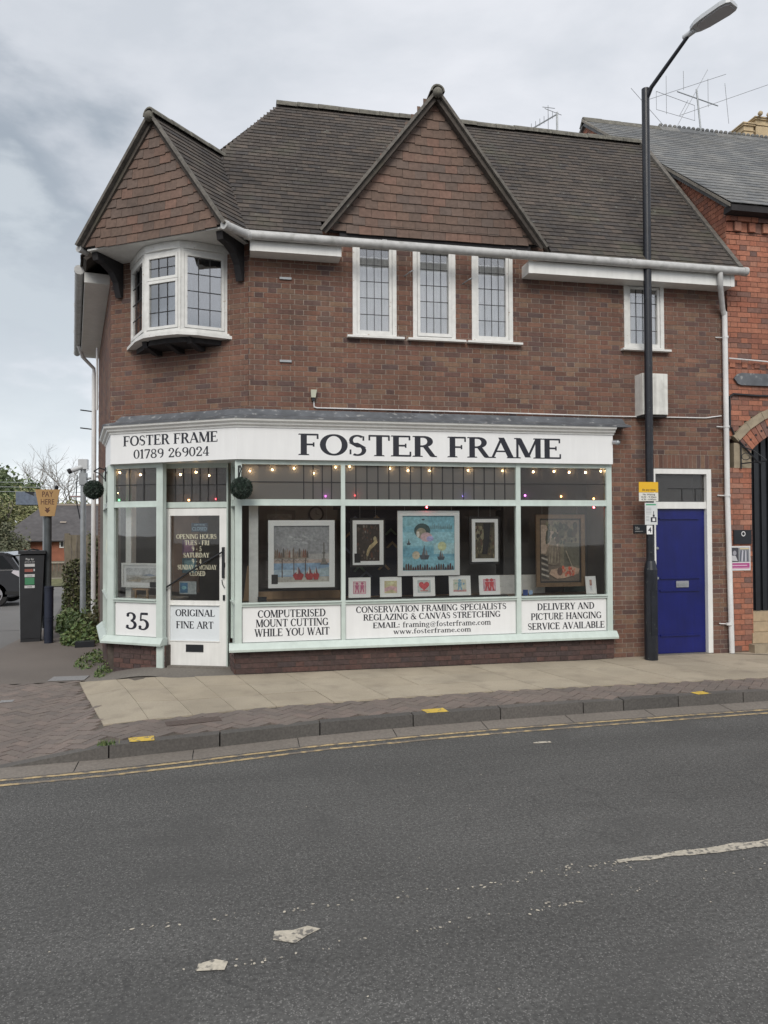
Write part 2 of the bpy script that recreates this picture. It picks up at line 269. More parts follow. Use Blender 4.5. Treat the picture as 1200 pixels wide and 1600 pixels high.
# ------------------------------------------------------------------ mesh helpers
WP = {}
def reg(o, w): WP[o.name] = Vector(w)
def thing(name, label, cat, loc=(0, 0, 0), group=None):
    o = bpy.data.objects.new(name, None); COL.objects.link(o); o.location = loc; o.empty_display_size = .2
    o['label'] = label; o['category'] = cat
    if group: o['group'] = group
    reg(o, loc); return o
def tag(o, label, cat, group=None):
    o['label'] = label; o['category'] = cat
    if group: o['group'] = group
    return o
class F:                                           # a wall frame: along, outward, up
    def __init__(s, o, u, n=None):
        s.o = Vector(o); s.u = Vector(u).normalized()
        s.n = Vector(n).normalized() if n else Vector((s.u.y, -s.u.x, 0))
    def p(s, a, d, z): return s.o + s.u * a + s.n * d + Vector((0, 0, z))
class MB:
    def __init__(s): s.v = []; s.f = []; s.r = []; s.c = []; s.useC = False
    def face(s, pts, rnd=0., col=None):
        i = len(s.v); s.v += [tuple(p) for p in pts]; s.f.append(tuple(range(i, i + len(pts)))); s.r.append(rnd); s.c.append(col or (1, 1, 1))
        if col: s.useC = True
        return s
    def hexa(s, c8, rnd=0., col=None):             # c8: bottom 4 (ccw), top 4
        i = len(s.v); s.v += [tuple(p) for p in c8]
        a = (Vector(c8[1]) - Vector(c8[0])).cross(Vector(c8[3]) - Vector(c8[0])).dot(Vector(c8[4]) - Vector(c8[0]))
        fs = [(3, 2, 1, 0), (4, 5, 6, 7), (0, 1, 5, 4), (1, 2, 6, 5), (2, 3, 7, 6), (3, 0, 4, 7)]
        for q in fs:
            q = q if a > 0 else q[::-1]
            s.f.append(tuple(i + k for k in q)); s.r.append(rnd); s.c.append(col or (1, 1, 1))
        if col: s.useC = True
        return s
    def bx(s, fr, a0, a1, d0, d1, z0, z1, rnd=0., col=None):
        s.hexa([fr.p(a0, d0, z0), fr.p(a1, d0, z0), fr.p(a1, d1, z0), fr.p(a0, d1, z0),
                fr.p(a0, d0, z1), fr.p(a1, d0, z1), fr.p(a1, d1, z1), fr.p(a0, d1, z1)], rnd, col); return s
    def prism(s, pts, vec, rnd=0., col=None):      # polygon pts extruded by vec
        n = len(pts); vec = Vector(vec); i = len(s.v); P = [Vector(p) for p in pts]
        nn = Vector((0, 0, 0))
        for k in range(n): nn += P[k].cross(P[(k + 1) % n])
        if nn.dot(vec) < 0: P = P[::-1]
        s.v += [tuple(p) for p in P] + [tuple(p + vec) for p in P]
        s.f.append(tuple(i + k for k in range(n))[::-1]); s.f.append(tuple(i + n + k for k in range(n)))
        for k in range(n): s.f.append((i + k, i + (k + 1) % n, i + n + (k + 1) % n, i + n + k))
        s.r += [rnd] * (n + 2); s.c += [col or (1, 1, 1)] * (n + 2)
        if col: s.useC = True
        return s
    def tube(s, pts, r, n=10, caps=True, r1=None):
        P = [Vector(p) for p in pts]; i0 = len(s.v); k = len(P); up0 = None
        for j, p in enumerate(P):
            t = ((P[min(j + 1, k - 1)] - p).normalized() + (p - P[max(j - 1, 0)]).normalized()).normalized() if 0 < j < k - 1 else (P[min(j + 1, k - 1)] - P[max(j - 1, 0)]).normalized()
            if up0 is None: a = t.orthogonal().normalized()
            else: a = (up0 - t * up0.dot(t)).normalized()
            up0 = a; b = t.cross(a); rr = r if r1 is None else r + (r1 - r) * j / (k - 1)
            for q in range(n):
                g = 2 * math.pi * q / n; s.v.append(tuple(p + (a * math.cos(g) + b * math.sin(g)) * rr))
        for j in range(k - 1):
            for q in range(n):
                s.f.append((i0 + j * n + q, i0 + j * n + (q + 1) % n, i0 + (j + 1) * n + (q + 1) % n, i0 + (j + 1) * n + q)); s.r.append(0.); s.c.append((1, 1, 1))
        if caps:
            s.f.append(tuple(i0 + q for q in range(n))[::-1]); s.f.append(tuple(i0 + (k - 1) * n + q for q in range(n))); s.r += [0., 0.]; s.c += [(1, 1, 1)] * 2
        return s
    def ball(s, c, r, n=10, m=7, sc=(1, 1, 1), half=False):
        c = Vector(c); i = len(s.v); hi = m
        for a in range(m + 1):
            th = math.pi * a / m * (.5 if half else 1)
            for b in range(n):
                ph = 2 * math.pi * b / n
                s.v.append((c.x + r * sc[0] * math.sin(th) * math.cos(ph), c.y + r * sc[1] * math.sin(th) * math.sin(ph), c.z + r * sc[2] * math.cos(th)))
        for a in range(m):
            for b in range(n):
                s.f.append((i + a * n + b, i + (a + 1) * n + b, i + (a + 1) * n + (b + 1) % n, i + a * n + (b + 1) % n)); s.r.append(0.); s.c.append((1, 1, 1))
        return s
    def build(s, name, mat, parent=None, kind=None, smooth=False, loc=None):
        me = bpy.data.meshes.new(name)
        W0 = WP[parent.name] if parent else Vector(loc or (0, 0, 0))
        vv = [(v[0] - W0.x, v[1] - W0.y, v[2] - W0.z) for v in s.v]
        me.from_pydata(vv, [], s.f)
        at = me.attributes.new('rnd', 'FLOAT', 'FACE'); at.data.foreach_set('value', s.r)
        if s.useC:
            ca = me.attributes.new('Col', 'FLOAT_COLOR', 'FACE'); fl = []
            for c3 in s.c: fl += [*c3, 1.]
            ca.data.foreach_set('color', fl)
        if smooth: me.polygons.foreach_set('use_smooth', [True] * len(me.polygons))
        me.materials.append(mat); me.update()
        if smooth and hasattr(me, 'set_sharp_from_angle'): me.set_sharp_from_angle(angle=R(40))
        o = bpy.data.objects.new(name, me); COL.objects.link(o)
        if parent: o.parent = parent
        elif loc: o.location = loc
        reg(o, W0)
        if kind: o['kind'] = kind
        return o
def box(name, mat, parent, fr, a0, a1, d0, d1, z0, z1, **k):
    return MB().bx(fr, a0, a1, d0, d1, z0, z1).build(name, mat, parent, **k)
GX = F((0, 0, 0), (1, 0, 0))                        # the main facade: X along, outward = -Y
FC = F((.15, 0, 0), (-.848, .530, 0), (-.530, -.848, 0))   # splayed corner; a runs to the left
FT = F((.15, 0, 0), (.848, -.530, 0), (-.530, -.848, 0))   # same plane, a runs to the right (lettering)
SU = Vector((-.20, .98, 0)).normalized()
P1 = FC.p(2.147, 0, 0)
FS = F(P1, SU, (-SU.y, SU.x, 0))                    # side wall going back
FB = F((-1.69, 1.03, 0), SU, (-SU.y, SU.x, 0))      # shop window return on the side
DU = Vector((.938, -.347, 0)).normalized()
FD = F((-.935, .763, 0), DU, (DU.y, -DU.x, 0))       # the shop door plane

def place_pieces(pieces, mesh_of, limit, parent_of, name, rest_name, mat, root):
    """pieces: dicts with corner box data. The nearest full ones become objects, the rest one mesh."""
    full = [p for p in pieces if p['full']]
    full.sort(key=lambda p: (p['c'] - CAMP).length)
    single = full[:limit]; ids = {id(p) for p in single}
    cache = {}
    for p in single:
        key = mesh_of(p)
        if key not in cache:
            b = MB(); b.hexa(p['loc8']); me_o = b.build(name, mat, None); cache[key] = me_o.data
            COL.objects.unlink(me_o); bpy.data.objects.remove(me_o)
        o = bpy.data.objects.new(name, cache[key]); COL.objects.link(o)
        par = parent_of(p); o.parent = par
        mt = p['mat'].copy(); mt.translation = mt.translation - WP[par.name]
        o.matrix_local = mt
    rb = MB(); nrest = 0
    for p in pieces:
        if id(p) in ids: continue
        rb.hexa([p['mat'] @ v for v in p['loc8']], p['rnd']); nrest += 1
    if nrest:
        rb.build(rest_name, mat, root, kind='stuff')
def piece(fr, a0, a1, z0, z1, d0, d1, full, key, par, skew=(0, 0)):
    """a brick lying on frame fr"""
    L_ = a1 - a0; H_ = z1 - z0
    x = fr.u; z = Vector((0, 0, 1)); y = fr.n
    M4 = Matrix((x, y, z)).transposed().to_4x4(); M4.translation = fr.p(a0, 0, z0)
    loc8 = [Vector(q) for q in [(0, d0, 0), (L_, d0, 0), (L_, d1, 0), (0, d1, 0), (0, d0, H_), (L_, d0, H_), (L_, d1, H_), (0, d1, H_)]]
    return dict(mat=M4, loc8=loc8, full=full, key=key, par=par, rnd=random.random(), c=fr.p((a0 + a1) / 2, 0, (z0 + z1) / 2))
def courses(fr, z0, z1, allowed, par, key, pitch=.0655, joint=.0085, proud=.005, a_ref=0., sl=.225, hl=.1125, english=False):
    out_ = []; k = 0; z = z0
    per = sl + hl
    while z < z1 - .02:
        zt = min(z + pitch, z1); zm = (z + zt) / 2
        off = a_ref + (0 if k % 2 == 0 else -(sl / 2 + hl / 2))
        for (lo, hi) in allowed(zm):
            n0 = math.floor((lo - off) / per) - 1; a = off + n0 * per; st = True
            while a < hi:
                w = sl if st else hl
                b0 = max(a, lo); b1 = min(a + w, hi)
                if b1 - b0 > .012:
                    full = (b1 - b0 > w - .001) and b0 > lo and b1 < hi and zt - z > pitch - .002
                    out_.append(piece(fr, b0 + (joint / 2 if b0 > lo else 0), b1 - (joint / 2 if b1 < hi else 0), z + joint / 2, zt - joint / 2, -.012, proud + random.uniform(-.0015, .0025) * (0 if full else 1), full, (key, st), par))
                a += w; st = not st
        z = zt; k += 1
    return out_
def subtract(iv, holes, zm):
    res = [iv] if isinstance(iv, tuple) else list(iv)
    for (h0, h1, y0, y1) in holes:
        if y0 < zm < y1:
            nr = []
            for (a, b) in res:
                if h1 <= a or h0 >= b: nr.append((a, b)); continue
                if a < h0: nr.append((a, h0))
                if h1 < b: nr.append((h1, b))
            res = nr
    return res
def wall_sheet(fr, a0, a1, z0, z1, holes, par, mat, thick=.22, name='wall'):
    b = MB(); xs = sorted({a0, a1, *[h[0] for h in holes if a0 < h[0] < a1], *[h[1] for h in holes if a0 < h[1] < a1]})
    zs = sorted({z0, z1, *[h[2] for h in holes if z0 < h[2] < z1], *[h[3] for h in holes if z0 < h[3] < z1]})
    def hole(x, z): return any(h[0] < x < h[1] and h[2] < z < h[3] for h in holes)
    for i in range(len(xs) - 1):
        for j in range(len(zs) - 1):
            X0, X1, Z0, Z1 = xs[i], xs[i + 1], zs[j], zs[j + 1]; xm, zm = (X0 + X1) / 2, (Z0 + Z1) / 2
            if hole(xm, zm): continue
            b.face([fr.p(X0, 0, Z0), fr.p(X1, 0, Z0), fr.p(X1, 0, Z1), fr.p(X0, 0, Z1)])
            b.face([fr.p(X0, -thick, Z0), fr.p(X0, -thick, Z1), fr.p(X1, -thick, Z1), fr.p(X1, -thick, Z0)])
            for (cx, cz, e0, e1) in [((X0 + .0) - .001, zm, (X0, Z0), (X0, Z1)), (X1 + .001, zm, (X1, Z0), (X1, Z1)), (xm, Z0 - .001, (X0, Z0), (X1, Z0)), (xm, Z1 + .001, (X0, Z1), (X1, Z1))]:
                if hole(cx, cz) or cx < a0 or cx > a1 or cz < z0 or cz > z1:
                    b.face([fr.p(e0[0], 0, e0[1]), fr.p(e1[0], 0, e1[1]), fr.p(e1[0], -thick, e1[1]), fr.p(e0[0], -thick, e0[1])])
    return b.build(name, mat, par)

# roof tiles on an arbitrary plane
def clip_row(poly, y):                              # poly 2D convex/concave, returns intervals at height y
    xs = []
    n = len(poly)
    for i in range(n):
        (x0, y0), (x1, y1) = poly[i], poly[(i + 1) % n]
        if (y0 <= y < y1) or (y1 <= y < y0): xs.append(x0 + (x1 - x0) * (y - y0) / (y1 - y0))
    xs.sort(); return [(xs[i], xs[i + 1]) for i in range(0, len(xs) - 1, 2)]
def tile_plane(o, u, v, pts3, par, key, w=.165, g=.1, th=.012, lift=.022, over=.07, jitter=.003, wing=0., holes=None):
    """tiles in courses: u along the eaves, v up the slope; the plane passes through o"""
    o = Vector(o); u = Vector(u).normalized(); v = Vector(v); v = (v - u * v.dot(u)).normalized(); nrm = u.cross(v).normalized()
    if nrm.z < 0 or (abs(nrm.z) < 1e-4 and nrm.dot(CAMP - o) < 0): nrm = -nrm
    poly = [((Vector(p) - o).dot(u), (Vector(p) - o).dot(v)) for p in pts3]
    ys = [p[1] for p in poly]; y = min(ys); k = 0; res = []
    while y < max(ys) - .02:
        ym = min(y + g * .5, max(ys) - .001)
        for (lo, hi) in clip_row(poly, ym):
            off = (k % 2) * w / 2; n0 = math.floor((lo - off) / w); a = n0 * w + off
            while a < hi:
                b0, b1 = max(a, lo), min(a + w, hi)
                if b1 - b0 > .02:
                    full = b1 - b0 > w - .001
                    yy = y + (0 if full else 0)
                    if wing:
                        e = min(b0 - lo, hi - b1); yy += wing * math.exp(-max(e, 0) / .12)
                    rx = random.uniform(-jitter, jitter); lf = lift + random.uniform(-.004, .004)
                    Mx = Matrix((u, v, nrm)).transposed().to_4x4(); Mx.translation = o + u * b0 + v * (yy + rx)
                    L_ = b1 - b0 - .003; T_ = min(g + over, max(.03, max(ys) + .02 - yy))
                    loc8 = [Vector(q) for q in [(0, 0, .004 + lift - th), (L_, 0, .004 + lift - th), (L_, T_, .002), (0, T_, .002), (0, 0, lift + .004), (L_, 0, lift + .004), (L_, T_, .002 + th * .5), (0, T_, .002 + th * .5)]]
                    if full:
                        q = Matrix.Rotation(random.uniform(-.012, .012), 4, 'Z'); Mx = Mx @ q
                    res.append(dict(mat=Mx, loc8=loc8, full=full, key=key, par=par, rnd=random.random(), c=Mx.translation.copy()))
                a += w
        y += g; k += 1
    return res

# ------------------------------------------------------------------ serif lettering (own glyph outlines)
TK, TN = .20, .085
def _st(x, y0=0, y1=1, w=TK, s0=1, s1=1):
    r = [('s', x, y0, x, y1, w)]
    if s0: r.append(('q', x, y0 + .028, w * .5 + .085, .056))
    if s1: r.append(('q', x, y1 - .028, w * .5 + .085, .056))
    return r
def _a(cx, cy, rx, ry, a0, a1, wv=TK, wh=TN): return [('a', cx, cy, rx, ry, a0, a1, wv, wh)]
def _l(x0, y0, x1, y1, w=TN): return [('s', x0, y0, x1, y1, w)]
def _q(x, y, h): return [('q', x, y, h, .056)]
G = {
 'A': (.86, _l(.08, 0, .42, 1, .09) + _l(.40, 1, .76, 0, TK) + _l(.2, .33, .62, .33, .075) + _q(.08, .028, .13) + _q(.76, .028, .17)),
 'B': (.76, _st(.17) + _a(.38, .755, .21, .205, -90, 90) + _a(.38, .28, .25, .24, -90, 90) + _l(.17, .96, .40, .96) + _l(.17, .535, .40, .535) + _l(.17, .04, .40, .04)),
 'C': (.82, _a(.44, .5, .34, .46, 45, 315) + _l(.72, .68, .72, .93, .07) + _l(.70, .18, .76, .25, .05)),
 'D': (.88, _st(.17) + _a(.34, .5, .39, .46, -90, 90) + _l(.17, .96, .36, .96) + _l(.17, .04, .36, .04)),
 'E': (.74, _st(.17) + _l(.17, .96, .64, .96) + _l(.17, .52, .5, .52) + _l(.17, .04, .66, .04) + _l(.63, .78, .63, .99, .06) + _l(.66, .01, .66, .24, .06) + _l(.5, .42, .5, .62, .055)),
 'F': (.70, _st(.17) + _l(.17, .96, .63, .96) + _l(.17, .50, .49, .50) + _l(.62, .76, .62, .99, .06) + _l(.49, .40, .49, .60, .055)),
 'G': (.88, _a(.44, .5, .34, .46, 45, 318) + _l(.72, .70, .72, .93, .07) + _l(.72, .06, .72, .40, .17) + _q(.70, .41, .16)),
 'H': (.92, _st(.17) + _st(.74) + _l(.17, .51, .74, .51)),
 'I': (.36, _st(.18)),
 'K': (.84, _st(.17) + _l(.27, .45, .66, .97, .085) + _l(.36, .58, .73, .02, TK) + _q(.66, .972, .12) + _q(.74, .028, .13)),
 'L': (.70, _st(.17) + _l(.17, .04, .64, .04) + _l(.64, .01, .64, .26, .06)),
 'M': (1.06, _st(.13, w=.085) + _l(.17, .98, .52, .05, TK) + _l(.52, .05, .84, .98, .085) + _st(.89, w=TK)),
 'N': (.92, _st(.14, w=.085) + _l(.17, .97, .74, .05, TK) + _l(.76, .02, .76, 1, .085) + _q(.76, .972, .13)),
 'O': (.90, _a(.45, .5, .36, .46, 0, 360)),
 'P': (.74, _st(.17) + _a(.38, .72, .24, .24, -90, 90) + _l(.17, .96, .40, .96) + _l(.17, .48, .40, .48)),
 'R': (.82, _st(.17) + _a(.36, .74, .24, .22, -90, 90) + _l(.17, .96, .38, .96) + _l(.17, .51, .40, .51) + _l(.42, .53, .70, .02, .17) + _q(.74, .028, .10)),
 'S': (.66, _a(.33, .735, .21, .215, 40, 235, .13, TN) + _a(.33, .265, .22, .225, -125, 55, .15, TN) + _l(.19, .62, .47, .40, .20) + _l(.53, .72, .53, .93, .06) + _l(.10, .07, .10, .30, .06)),
 'T': (.80, _st(.40, s1=0) + _l(.06, .96, .74, .96) + _l(.07, .74, .07, .99, .06) + _l(.73, .74, .73, .99, .06)),
 'U': (.88, _st(.17, .32, 1, s0=0) + _st(.74, .32, 1, w=.085, s0=0) + _a(.455, .33, .285, .29, 180, 360, .14, TN)),
 'V': (.84, _l(.12, 1, .44, 0, TK) + _l(.44, 0, .75, 1, .085) + _q(.13, .972, .17) + _q(.75, .972, .12)),
 'W': (1.16, _l(.12, 1, .36, 0, .18) + _l(.36, 0, .60, 1, .08) + _l(.56, 1, .80, 0, .18) + _l(.80, 0, 1.04, 1, .08) + _q(.13, .972, .15) + _q(.57, .972, .15) + _q(1.04, .972, .11)),
 'Y': (.82, _l(.12, 1, .42, .45, TK) + _l(.42, .45, .72, 1, .085) + _st(.42, 0, .5, s1=0) + _q(.13, .972, .16) + _q(.72, .972, .12)),
 'Z': (.74, _l(.10, .96, .64, .96) + _l(.62, .98, .12, .03, TK) + _l(.1, .04, .66, .04) + _l(.10, .75, .10, .99, .06) + _l(.66, .01, .66, .26, .06)),
 '&': (.94, _a(.38, .77, .17, .19, 0, 360, .10, .07) + _a(.36, .27, .27, .25, 60, 360, .14, .08) + _l(.24, .70, .80, .03, .17) + _l(.62, .25, .78, .52, .07) + _q(.80, .52, .12) + _q(.82, .028, .10)),
 '0': (.62, _a(.31, .5, .22, .46, 0, 360, .15, .08)),
 '1': (.42, _l(.22, 0, .22, 1, .16) + _q(.22, .028, .16) + _l(.06, .82, .2, .97, .08)),
 '2': (.62, _a(.30, .70, .20, .26, -20, 180, .15, .085) + _l(.47, .62, .12, .08, .11) + _l(.06, .06, .54, .06, .13) + _l(.54, .02, .54, .22, .06) + [('o', .15, .72, .075)]),
 '3': (.62, _a(.28, .74, .19, .22, -90, 150, .15, .085) + _a(.28, .27, .23, .23, -150, 90, .16, .085) + [('o', .14, .80, .075), ('o', .12, .19, .075)]),
 '4': (.64, _l(.40, 0, .40, 1, .15) + _l(.38, .97, .06, .28, .08) + _l(.05, .27, .58, .27, .085) + _q(.40, .028, .15)),
 '5': (.62, _l(.16, .52, .18, .97, .08) + _l(.17, .94, .52, .94, .14) + _a(.27, .31, .23, .28, -140, 120, .16, .085) + [('o', .13, .18, .08)]),
 '6': (.64, _a(.32, .29, .21, .25, 0, 360, .14, .08) + _a(.40, .5, .30, .46, 95, 200, .15, .08)),
 '7': (.58, _l(.06, .93, .52, .93, .14) + _l(.52, .96, .22, 0, .13) + _l(.07, .76, .07, .98, .06)),
 '8': (.64, _a(.32, .75, .18, .21, 0, 360, .12, .08) + _a(.32, .27, .22, .23, 0, 360, .14, .08)),
 '9': (.64, _a(.32, .71, .21, .25, 0, 360, .14, .08) + _a(.24, .5, .30, .46, -85, 20, .15, .08)),
 ':': (.30, [('o', .14, .10, .10), ('o', .14, .56, .10)]), '.': (.28, [('o', .13, .10, .10)]), '-': (.42, _l(.07, .42, .35, .42, .12)),
 ' ': (.38, []),
 'f': (.42, _st(.18, 0, .82, w=.15, s1=0) + _a(.31, .80, .13, .17, 40, 180, .13, .08) + _l(.03, .64, .38, .64, .07)),
 'r': (.50, _st(.16, 0, .68, w=.15) + _a(.33, .50, .14, .16, 40, 170, .09, .08) + [('o', .42, .58, .08)]),
 'a': (.58, _l(.40, .05, .40, .5, .15) + _a(.27, .48, .14, .16, 0, 150, .12, .07) + _a(.26, .20, .17, .16, 60, 330, .13, .07) + _l(.40, .05, .54, .05, .08)),
 'm': (.98, _st(.14, 0, .68, w=.15) + _st(.48, 0, .5, w=.15, s1=0) + _st(.82, 0, .5, w=.15, s1=0) + _a(.32, .48, .16, .18, 0, 180, .14, .08) + _a(.66, .48, .16, .18, 0, 180, .14, .08)),
 'n': (.66, _st(.15, 0, .68, w=.15) + _st(.51, 0, .48, w=.15, s1=0) + _a(.34, .46, .17, .19, 0, 180, .15, .08)),
 'i': (.34, _st(.16, 0, .68, w=.15) + [('o', .16, .88, .095)]),
 'g': (.60, _a(.28, .44, .17, .20, 0, 360, .12, .07) + _a(.29, -.08, .22, .15, 0, 360, .10, .07) + _l(.16, .2, .2, .08, .09) + _l(.42, .62, .55, .66, .08)),
 'o': (.60, _a(.30, .33, .20, .29, 0, 360, .15, .08)),
 's': (.50, _a(.25, .50, .14, .14, 30, 240, .10, .07) + _a(.25, .17, .15, .14, -150, 60, .11, .07) + _l(.15, .42, .35, .25, .14)),
 't': (.42, _l(.17, .12, .17, .88, .15) + _a(.26, .14, .10, .12, 180, 330, .12, .08) + _l(.03, .64, .36, .64, .07)),
 'e': (.56, _a(.29, .33, .19, .29, 20, 325, .15, .08) + _l(.14, .37, .46, .37, .07)),
 'c': (.54, _a(.29, .33, .19, .29, 45, 318, .15, .08) + [('o', .40, .51, .07)]),
 'w': (.88, _l(.10, .68, .28, 0, .14) + _l(.28, 0, .44, .68, .07) + _l(.42, .68, .60, 0, .14) + _l(.60, 0, .78, .68, .07) + _q(.10, .655, .12) + _q(.78, .655, .09)),
 '@': (.98, _a(.48, .40, .38, .46, 0, 330, .07, .07) + _a(.46, .38, .15, .20, 0, 360, .10, .06) + _l(.64, .25, .64, .58, .08)),
}
def glyph_polys(g):
    res = []
    for st in g:
        if st[0] == 's':
            _, x0, y0, x1, y1, w = st; dx, dy = x1 - x0, y1 - y0; L_ = math.hypot(dx, dy)
            if abs(dx) < 1e-6 or abs(dy) < 1e-6: nx, ny = -dy / L_ * w / 2, dx / L_ * w / 2
            else: nx, ny = (w / 2 * L_ / abs(dy) if abs(dy) > .3 * L_ else -dy / L_ * w / 2), (0 if abs(dy) > .3 * L_ else dx / L_ * w / 2)
            res.append([(x0 + nx, y0 + ny), (x1 + nx, y1 + ny), (x1 - nx, y1 - ny), (x0 - nx, y0 - ny)])
        elif st[0] == 'q':
            _, x, y, h, t = st; res.append([(x - h, y - t / 2), (x + h, y - t / 2), (x + h * .86, y + t / 2), (x - h * .86, y + t / 2)])
        elif st[0] == 'o':
            _, x, y, r = st; res.append([(x + r * math.cos(k * math.pi / 5), y + r * math.sin(k * math.pi / 5)) for k in range(10)])
        else:
            _, cx, cy, rx, ry, a0, a1, wv, wh = st; n = max(8, int(abs(a1 - a0) / 12)); o_, i_ = [], []
            for k in range(n + 1):
                t = R(a0 + (a1 - a0) * k / n); w = wh + (wv - wh) * abs(math.cos(t)) ** 1.5
                nn = Vector((math.cos(t) * ry, math.sin(t) * rx)).normalized()
                x, y = cx + rx * math.cos(t), cy + ry * math.sin(t)
                o_.append((x + nn.x * w * .5, y + nn.y * w * .5)); i_.append((x - nn.x * w * .5, y - nn.y * w * .5))
            for k in range(n): res.append([i_[k], o_[k], o_[k + 1], i_[k + 1]])
    return res
def serif(text, fr, a0, a1, z0, z1, d, mat, parent, name='lettering', xh=None):
    """lettering stretched between a0 and a1, cap height z1-z0, standing proud of plane d; one mesh a word"""
    if ' ' in text:
        T_ = sum(G[ch][0] for ch in text) - .06; x = 0.; sc = (a1 - a0) / T_; r_ = None
        for wd in text.split(' '):
            lw = sum(G[ch][0] for ch in wd); r_ = serif(wd, fr, a0 + x * sc, a0 + (x + lw - .06) * sc, z0, z1, d, mat, parent, name); x += lw + G[' '][0]
        return r_
    tot = sum(G[ch][0] for ch in text); sx = (a1 - a0) / (tot - .06); sz = (z1 - z0); b = MB(); x = -.03
    for ch in text:
        adv, g = G[ch]; k = 0; arc_k = 0
        for gi, st in enumerate(g):
            for poly in glyph_polys([st]):
                dd = d + .0006 + gi * .00015
                b.face([fr.p(a0 + (x + px) * sx, dd, z0 + py * sz) for px, py in poly])
        x += adv
    return b.build(name, mat, parent)
def plain(text, fr, ac, zb, h, d, mat, parent, width=None, name='lettering'):
    cu = bpy.data.curves.new('t', 'FONT'); cu.body = text; cu.size = 1.0; cu.align_x = 'CENTER'; cu.offset = .012
    o = bpy.data.objects.new('t', cu); COL.objects.link(o)
    dg = bpy.context.evaluated_depsgraph_get(); me = bpy.data.meshes.new_from_object(o.evaluated_get(dg))
    vs = [v.co.copy() for v in me.vertices]; fs = [tuple(p.vertices) for p in me.polygons]
    bpy.data.objects.remove(o); bpy.data.curves.remove(cu)
    if not vs: return None
    w = max(v.x for v in vs) - min(v.x for v in vs); hh = .70; sz = h / hh; sx = (width / w) if width else sz
    b = MB(); b.v = [tuple(fr.p(ac + v.x * sx, d + .0008, zb + v.y * sz)) for v in vs]; b.f = fs; b.r = [0.] * len(fs); b.c = [(1, 1, 1)] * len(fs)
    o2 = b.build(name, mat, parent); bpy.data.meshes.remove(me); return o2

# ------------------------------------------------------------------ ground, road, pavement
def gz(x, y):
    s = min(1, max(0, (-1.0 - x) / .95)); s = s * s * (3 - 2 * s); return -.15 * s + back(y)
def back(y):
    return -max(0, min(y, 40) - 6) * .027 if y > 6 else 0.
KL = [(-60, -3.6), (-4, -3.15), (-1.86, -2.95), (-1.04, -2.88), (-.2, -2.74), (.76, -2.55), (1.88, -2.43), (2.72, -2.37), (4.6, -2.29), (5.7, -2.25), (9, -2.12), (60, -1.9)]
def kline(x):
    for (x0, y0), (x1, y1) in zip(KL, KL[1:]):
        if x <= x1: return y0 + (y1 - y0) * (x - x0) / (x1 - x0)
    return KL[-1][1]
def sheet(name, mat, xs, ys, zf, kind='structure', keep=None, parent=None):
    b = MB()
    for i in range(len(xs) - 1):
        for j in range(len(ys) - 1):
            q = [(xs[i], ys[j]), (xs[i + 1], ys[j]), (xs[i + 1], ys[j + 1]), (xs[i], ys[j + 1])]
            b.face([(x, y, zf(x, y)) for x, y in q])
    return b.build(name, mat, parent, kind=kind)
def lin(a, b, n): return [a + (b - a) * i / n for i in range(n + 1)]
sheet('ground', m_lot, [-500, -60, 60, 500], [-60, -30, 6, 40, 300, 900], lambda x, y: -.20 + back(y))
b = MB()
xs = [-60, -30, -15, -8, -4, -3, -2.4, -1.86, -1.04, -.2, .76, 1.88, 2.72, 4.6, 5.7, 9, 20, 60]
for x0, x1 in zip(xs, xs[1:]): b.face([(x0, -60, -.13), (x1, -60, -.13), (x1, kline(x1), -.13), (x0, kline(x0), -.13)])
road = b.build('road', m_road, kind='structure')
sheet('side_road', m_lot, [-60, -20, -8, -3.78], [-3.0, 0, 3, 6, 40], lambda x, y: -.155 + back(y))
sheet('car_park', m_lot, [-60, -20, -8, -4, -2.0], [6.0, 9, 12, 20, 40], lambda x, y: -.151 + back(y))
# base sheet of the footway (joints and apron)
b = MB(); xs = [-3.78, -3.3, -2.8, -2.4] + [round(-2.2 + .1 * i, 3) for i in range(13)] + [0, 2, 4, 6, 9, 14]
for x0, x1 in zip(xs, xs[1:]):
    for t0, t1 in zip(lin(0, 1, 8), lin(0, 1, 8)[1:]):
        def yy(x, t): return kline(x) + .11 + (6.0 - kline(x)) * t
        b.face([(x, yy(x, t), gz(x, yy(x, t)) - .012) for x, t in ((x0, t0), (x1, t0), (x1, t1), (x0, t1))])
pav = b.build('pavement', m_joint, kind='structure')
# brown macadam footway beside the shop
b = MB()
xs = [-3.78, -3.3, -2.8, -2.4] + [round(-2.2 + .1 * i, 3) for i in range(21)]
for x0, x1 in zip(xs, xs[1:]):
    for y0, y1 in ((.0, 1), (1, 2.5), (2.5, 4.2), (4.2, 6.0)):
        def yb(x, y): return y if y > .5 else (.72 if x < -1.9 else .72 - (x + 1.9) * .72)
        b.face([(x, yb(x, y), gz(x, y) - .002) for x, y in ((x0, y0), (x1, y0), (x1, y1), (x0, y1))])
b.build('footpath', m_path, kind='structure')
b = MB()
xs = [-1.9 + .1 * i for i in range(20)] + [0.1]
for x0, x1 in zip(xs, xs[1:]):
    b.face([(x, y, gz(x, y) + .001) for x, y in ((x0, max(-.10, .66 - (x0 + 1.98) * .62)), (x1, max(-.10, .66 - (x1 + 1.98) * .62)), (x1, 1.2), (x0, 1.2))])
b.build('concrete_apron', m_concrete, kind='structure')
